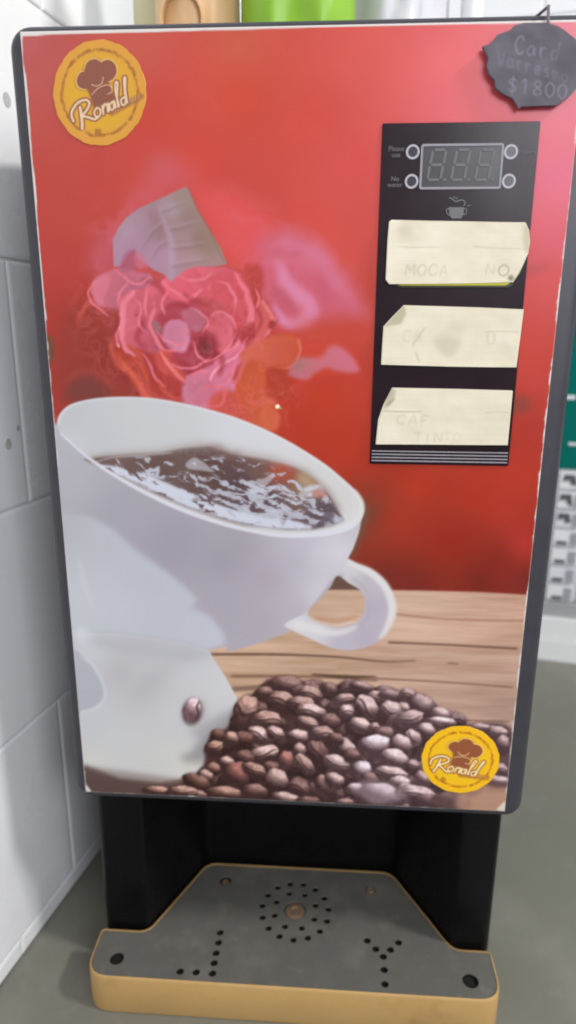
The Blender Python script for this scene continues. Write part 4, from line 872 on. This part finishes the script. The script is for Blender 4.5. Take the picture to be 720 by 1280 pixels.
for i, cxs in enumerate(cols):
    for r in range(7):
        m1 = MB(); m1.box((cxs+.004, zr[r+1]+.002, .0085), (cxs+.041, zr[r]-.003, .016), lambda a, b, c: BW(a, b, c)); pk = m1.build('sachet', M['white'] if (i+r) % 3 else M['pale'], sh)
        m2 = MB(); m2.box((cxs+.028, zr[r+1]+.004, .0165), (cxs+.039, zr[r]-.006, .0170), lambda a, b, c: BW(a, b, c)); m2.build('grey_stripe', M['mid'], pk)  # thin grey stripe on the right of each sachet
        m3 = MB(); dx = rs.uniform(0, .006); hh = rs.uniform(.35, .6)
        if r < 3: P_ = [(cxs+.006+dx, zr[r]-.006), (cxs+.021+dx, zr[r]-.006), (cxs+.024+dx, zr[r]-.006-.02*hh*1.6), (cxs+.018+dx, zr[r]-.022), (cxs+.013+dx, zr[r]-.014), (cxs+.005+dx, zr[r]-.017)]
        else: P_ = rrect(cxs+.008+dx, zr[r+1]+.004, cxs+.024+dx, zr[r+1]+.0095, .002, 3)
        m3.loops([[BW(a, b_, .0164) for a, b_ in P_], [BW(a, b_, .0172) for a, b_ in P_]]); m3.build('dark_mark', M['dark'], pk)
bd = tag(empty('green_board', BW(s0, z_s1, .01)), 'dark teal green board on the back wall right of the machine', 'board')
mb = MB(); mb.box((s0-.06, z_s1+.002, .0025), (1.25, z_s1+.55, .012), lambda a, b, c: BW(a, b, c)); mb.build('panel', M['teal'], bd)
for (x, y, w, h) in ((709,496.5,.011,.003),(716,555,.006,.002)):
    a, z = onb(x, y, .012); mb = MB(); mb.box((a-w, z-h, .0122), (a+w, z+h, .0135), lambda p, q, r: BW(p, q, r)); mb.build('paper_scrap', M['pale'], bd)

# ---------------------------------------------------------------- camera, light, render
cam = bpy.data.cameras.new('camera'); co = bpy.data.objects.new('camera', cam); COL.objects.link(co)
m4 = Matrix.Identity(4)
for i in range(3): m4[i][0] = AX[0][i]; m4[i][1] = -AX[1][i]; m4[i][2] = -AX[2][i]; m4[i][3] = CP[i]
co.matrix_world = m4; cam.sensor_fit = 'VERTICAL'; cam.sensor_height = 24; cam.sensor_width = 13.5; cam.lens = 24*FPX/1280; cam.clip_start = .02; cam.clip_end = 50
cam.dof.use_dof = True; cam.dof.focus_distance = .385; cam.dof.aperture_fstop = 3.4
sc.camera = co
w = bpy.data.worlds.new('World'); sc.world = w; w.use_nodes = True; N = w.node_tree.nodes; L = w.node_tree.links; bg = N['Background']
tcn = N.new('ShaderNodeTexCoord'); sp = N.new('ShaderNodeSeparateXYZ'); rp = N.new('ShaderNodeValToRGB'); L.new(tcn.outputs['Generated'], sp.inputs[0])
mr = N.new('ShaderNodeMapRange'); mr.inputs[1].default_value = -1; mr.inputs[2].default_value = 1; L.new(sp.outputs['Z'], mr.inputs[0]); L.new(mr.outputs[0], rp.inputs[0])
e = rp.color_ramp.elements; e[0].position = .30; e[0].color = (.06, .058, .055, 1); e[1].position = .56; e[1].color = (.50, .505, .53, 1); L.new(rp.outputs[0], bg.inputs['Color']); bg.inputs['Strength'].default_value = WORLD
def area(name, loc, to, sx, sy, power, col):
    l = bpy.data.lights.new(name, 'AREA'); l.shape = 'RECTANGLE'; l.size = sx; l.size_y = sy; l.energy = power; l.color = col
    o = bpy.data.objects.new(name, l); COL.objects.link(o); o.location = loc; o.rotation_euler = (Vector(to)-Vector(loc)).to_track_quat('-Z', 'Y').to_euler(); return o
# window high on the right: throws the machine's shadow on the left wall
dirv = Vector((math.cos(R_(40))*math.cos(R_(16)), -math.cos(R_(40))*math.sin(R_(16)), math.sin(R_(40))))
area('window_light', Vector((.0, .05, .25))+dirv*2.4, (0, .05, .25), .30, .16, KEY, (1, .99, .96))
# ceiling tube behind the camera: its glossy reflection lies over the upper right of the print
area('ceiling_light', (1.05, -1.6, 1.0), (.25, 0, .38), .95, .7, GLARE, (.92, .94, 1))
sc.render.engine = 'CYCLES'; sc.view_settings.view_transform = 'Standard'; sc.view_settings.look = 'None'; sc.view_settings.exposure = EXPO; sc.view_settings.gamma = 1
sc.render.resolution_x = 576; sc.render.resolution_y = 1024; sc.cycles.pixel_filter_type = 'BLACKMAN_HARRIS'; sc.cycles.filter_width = 1.9
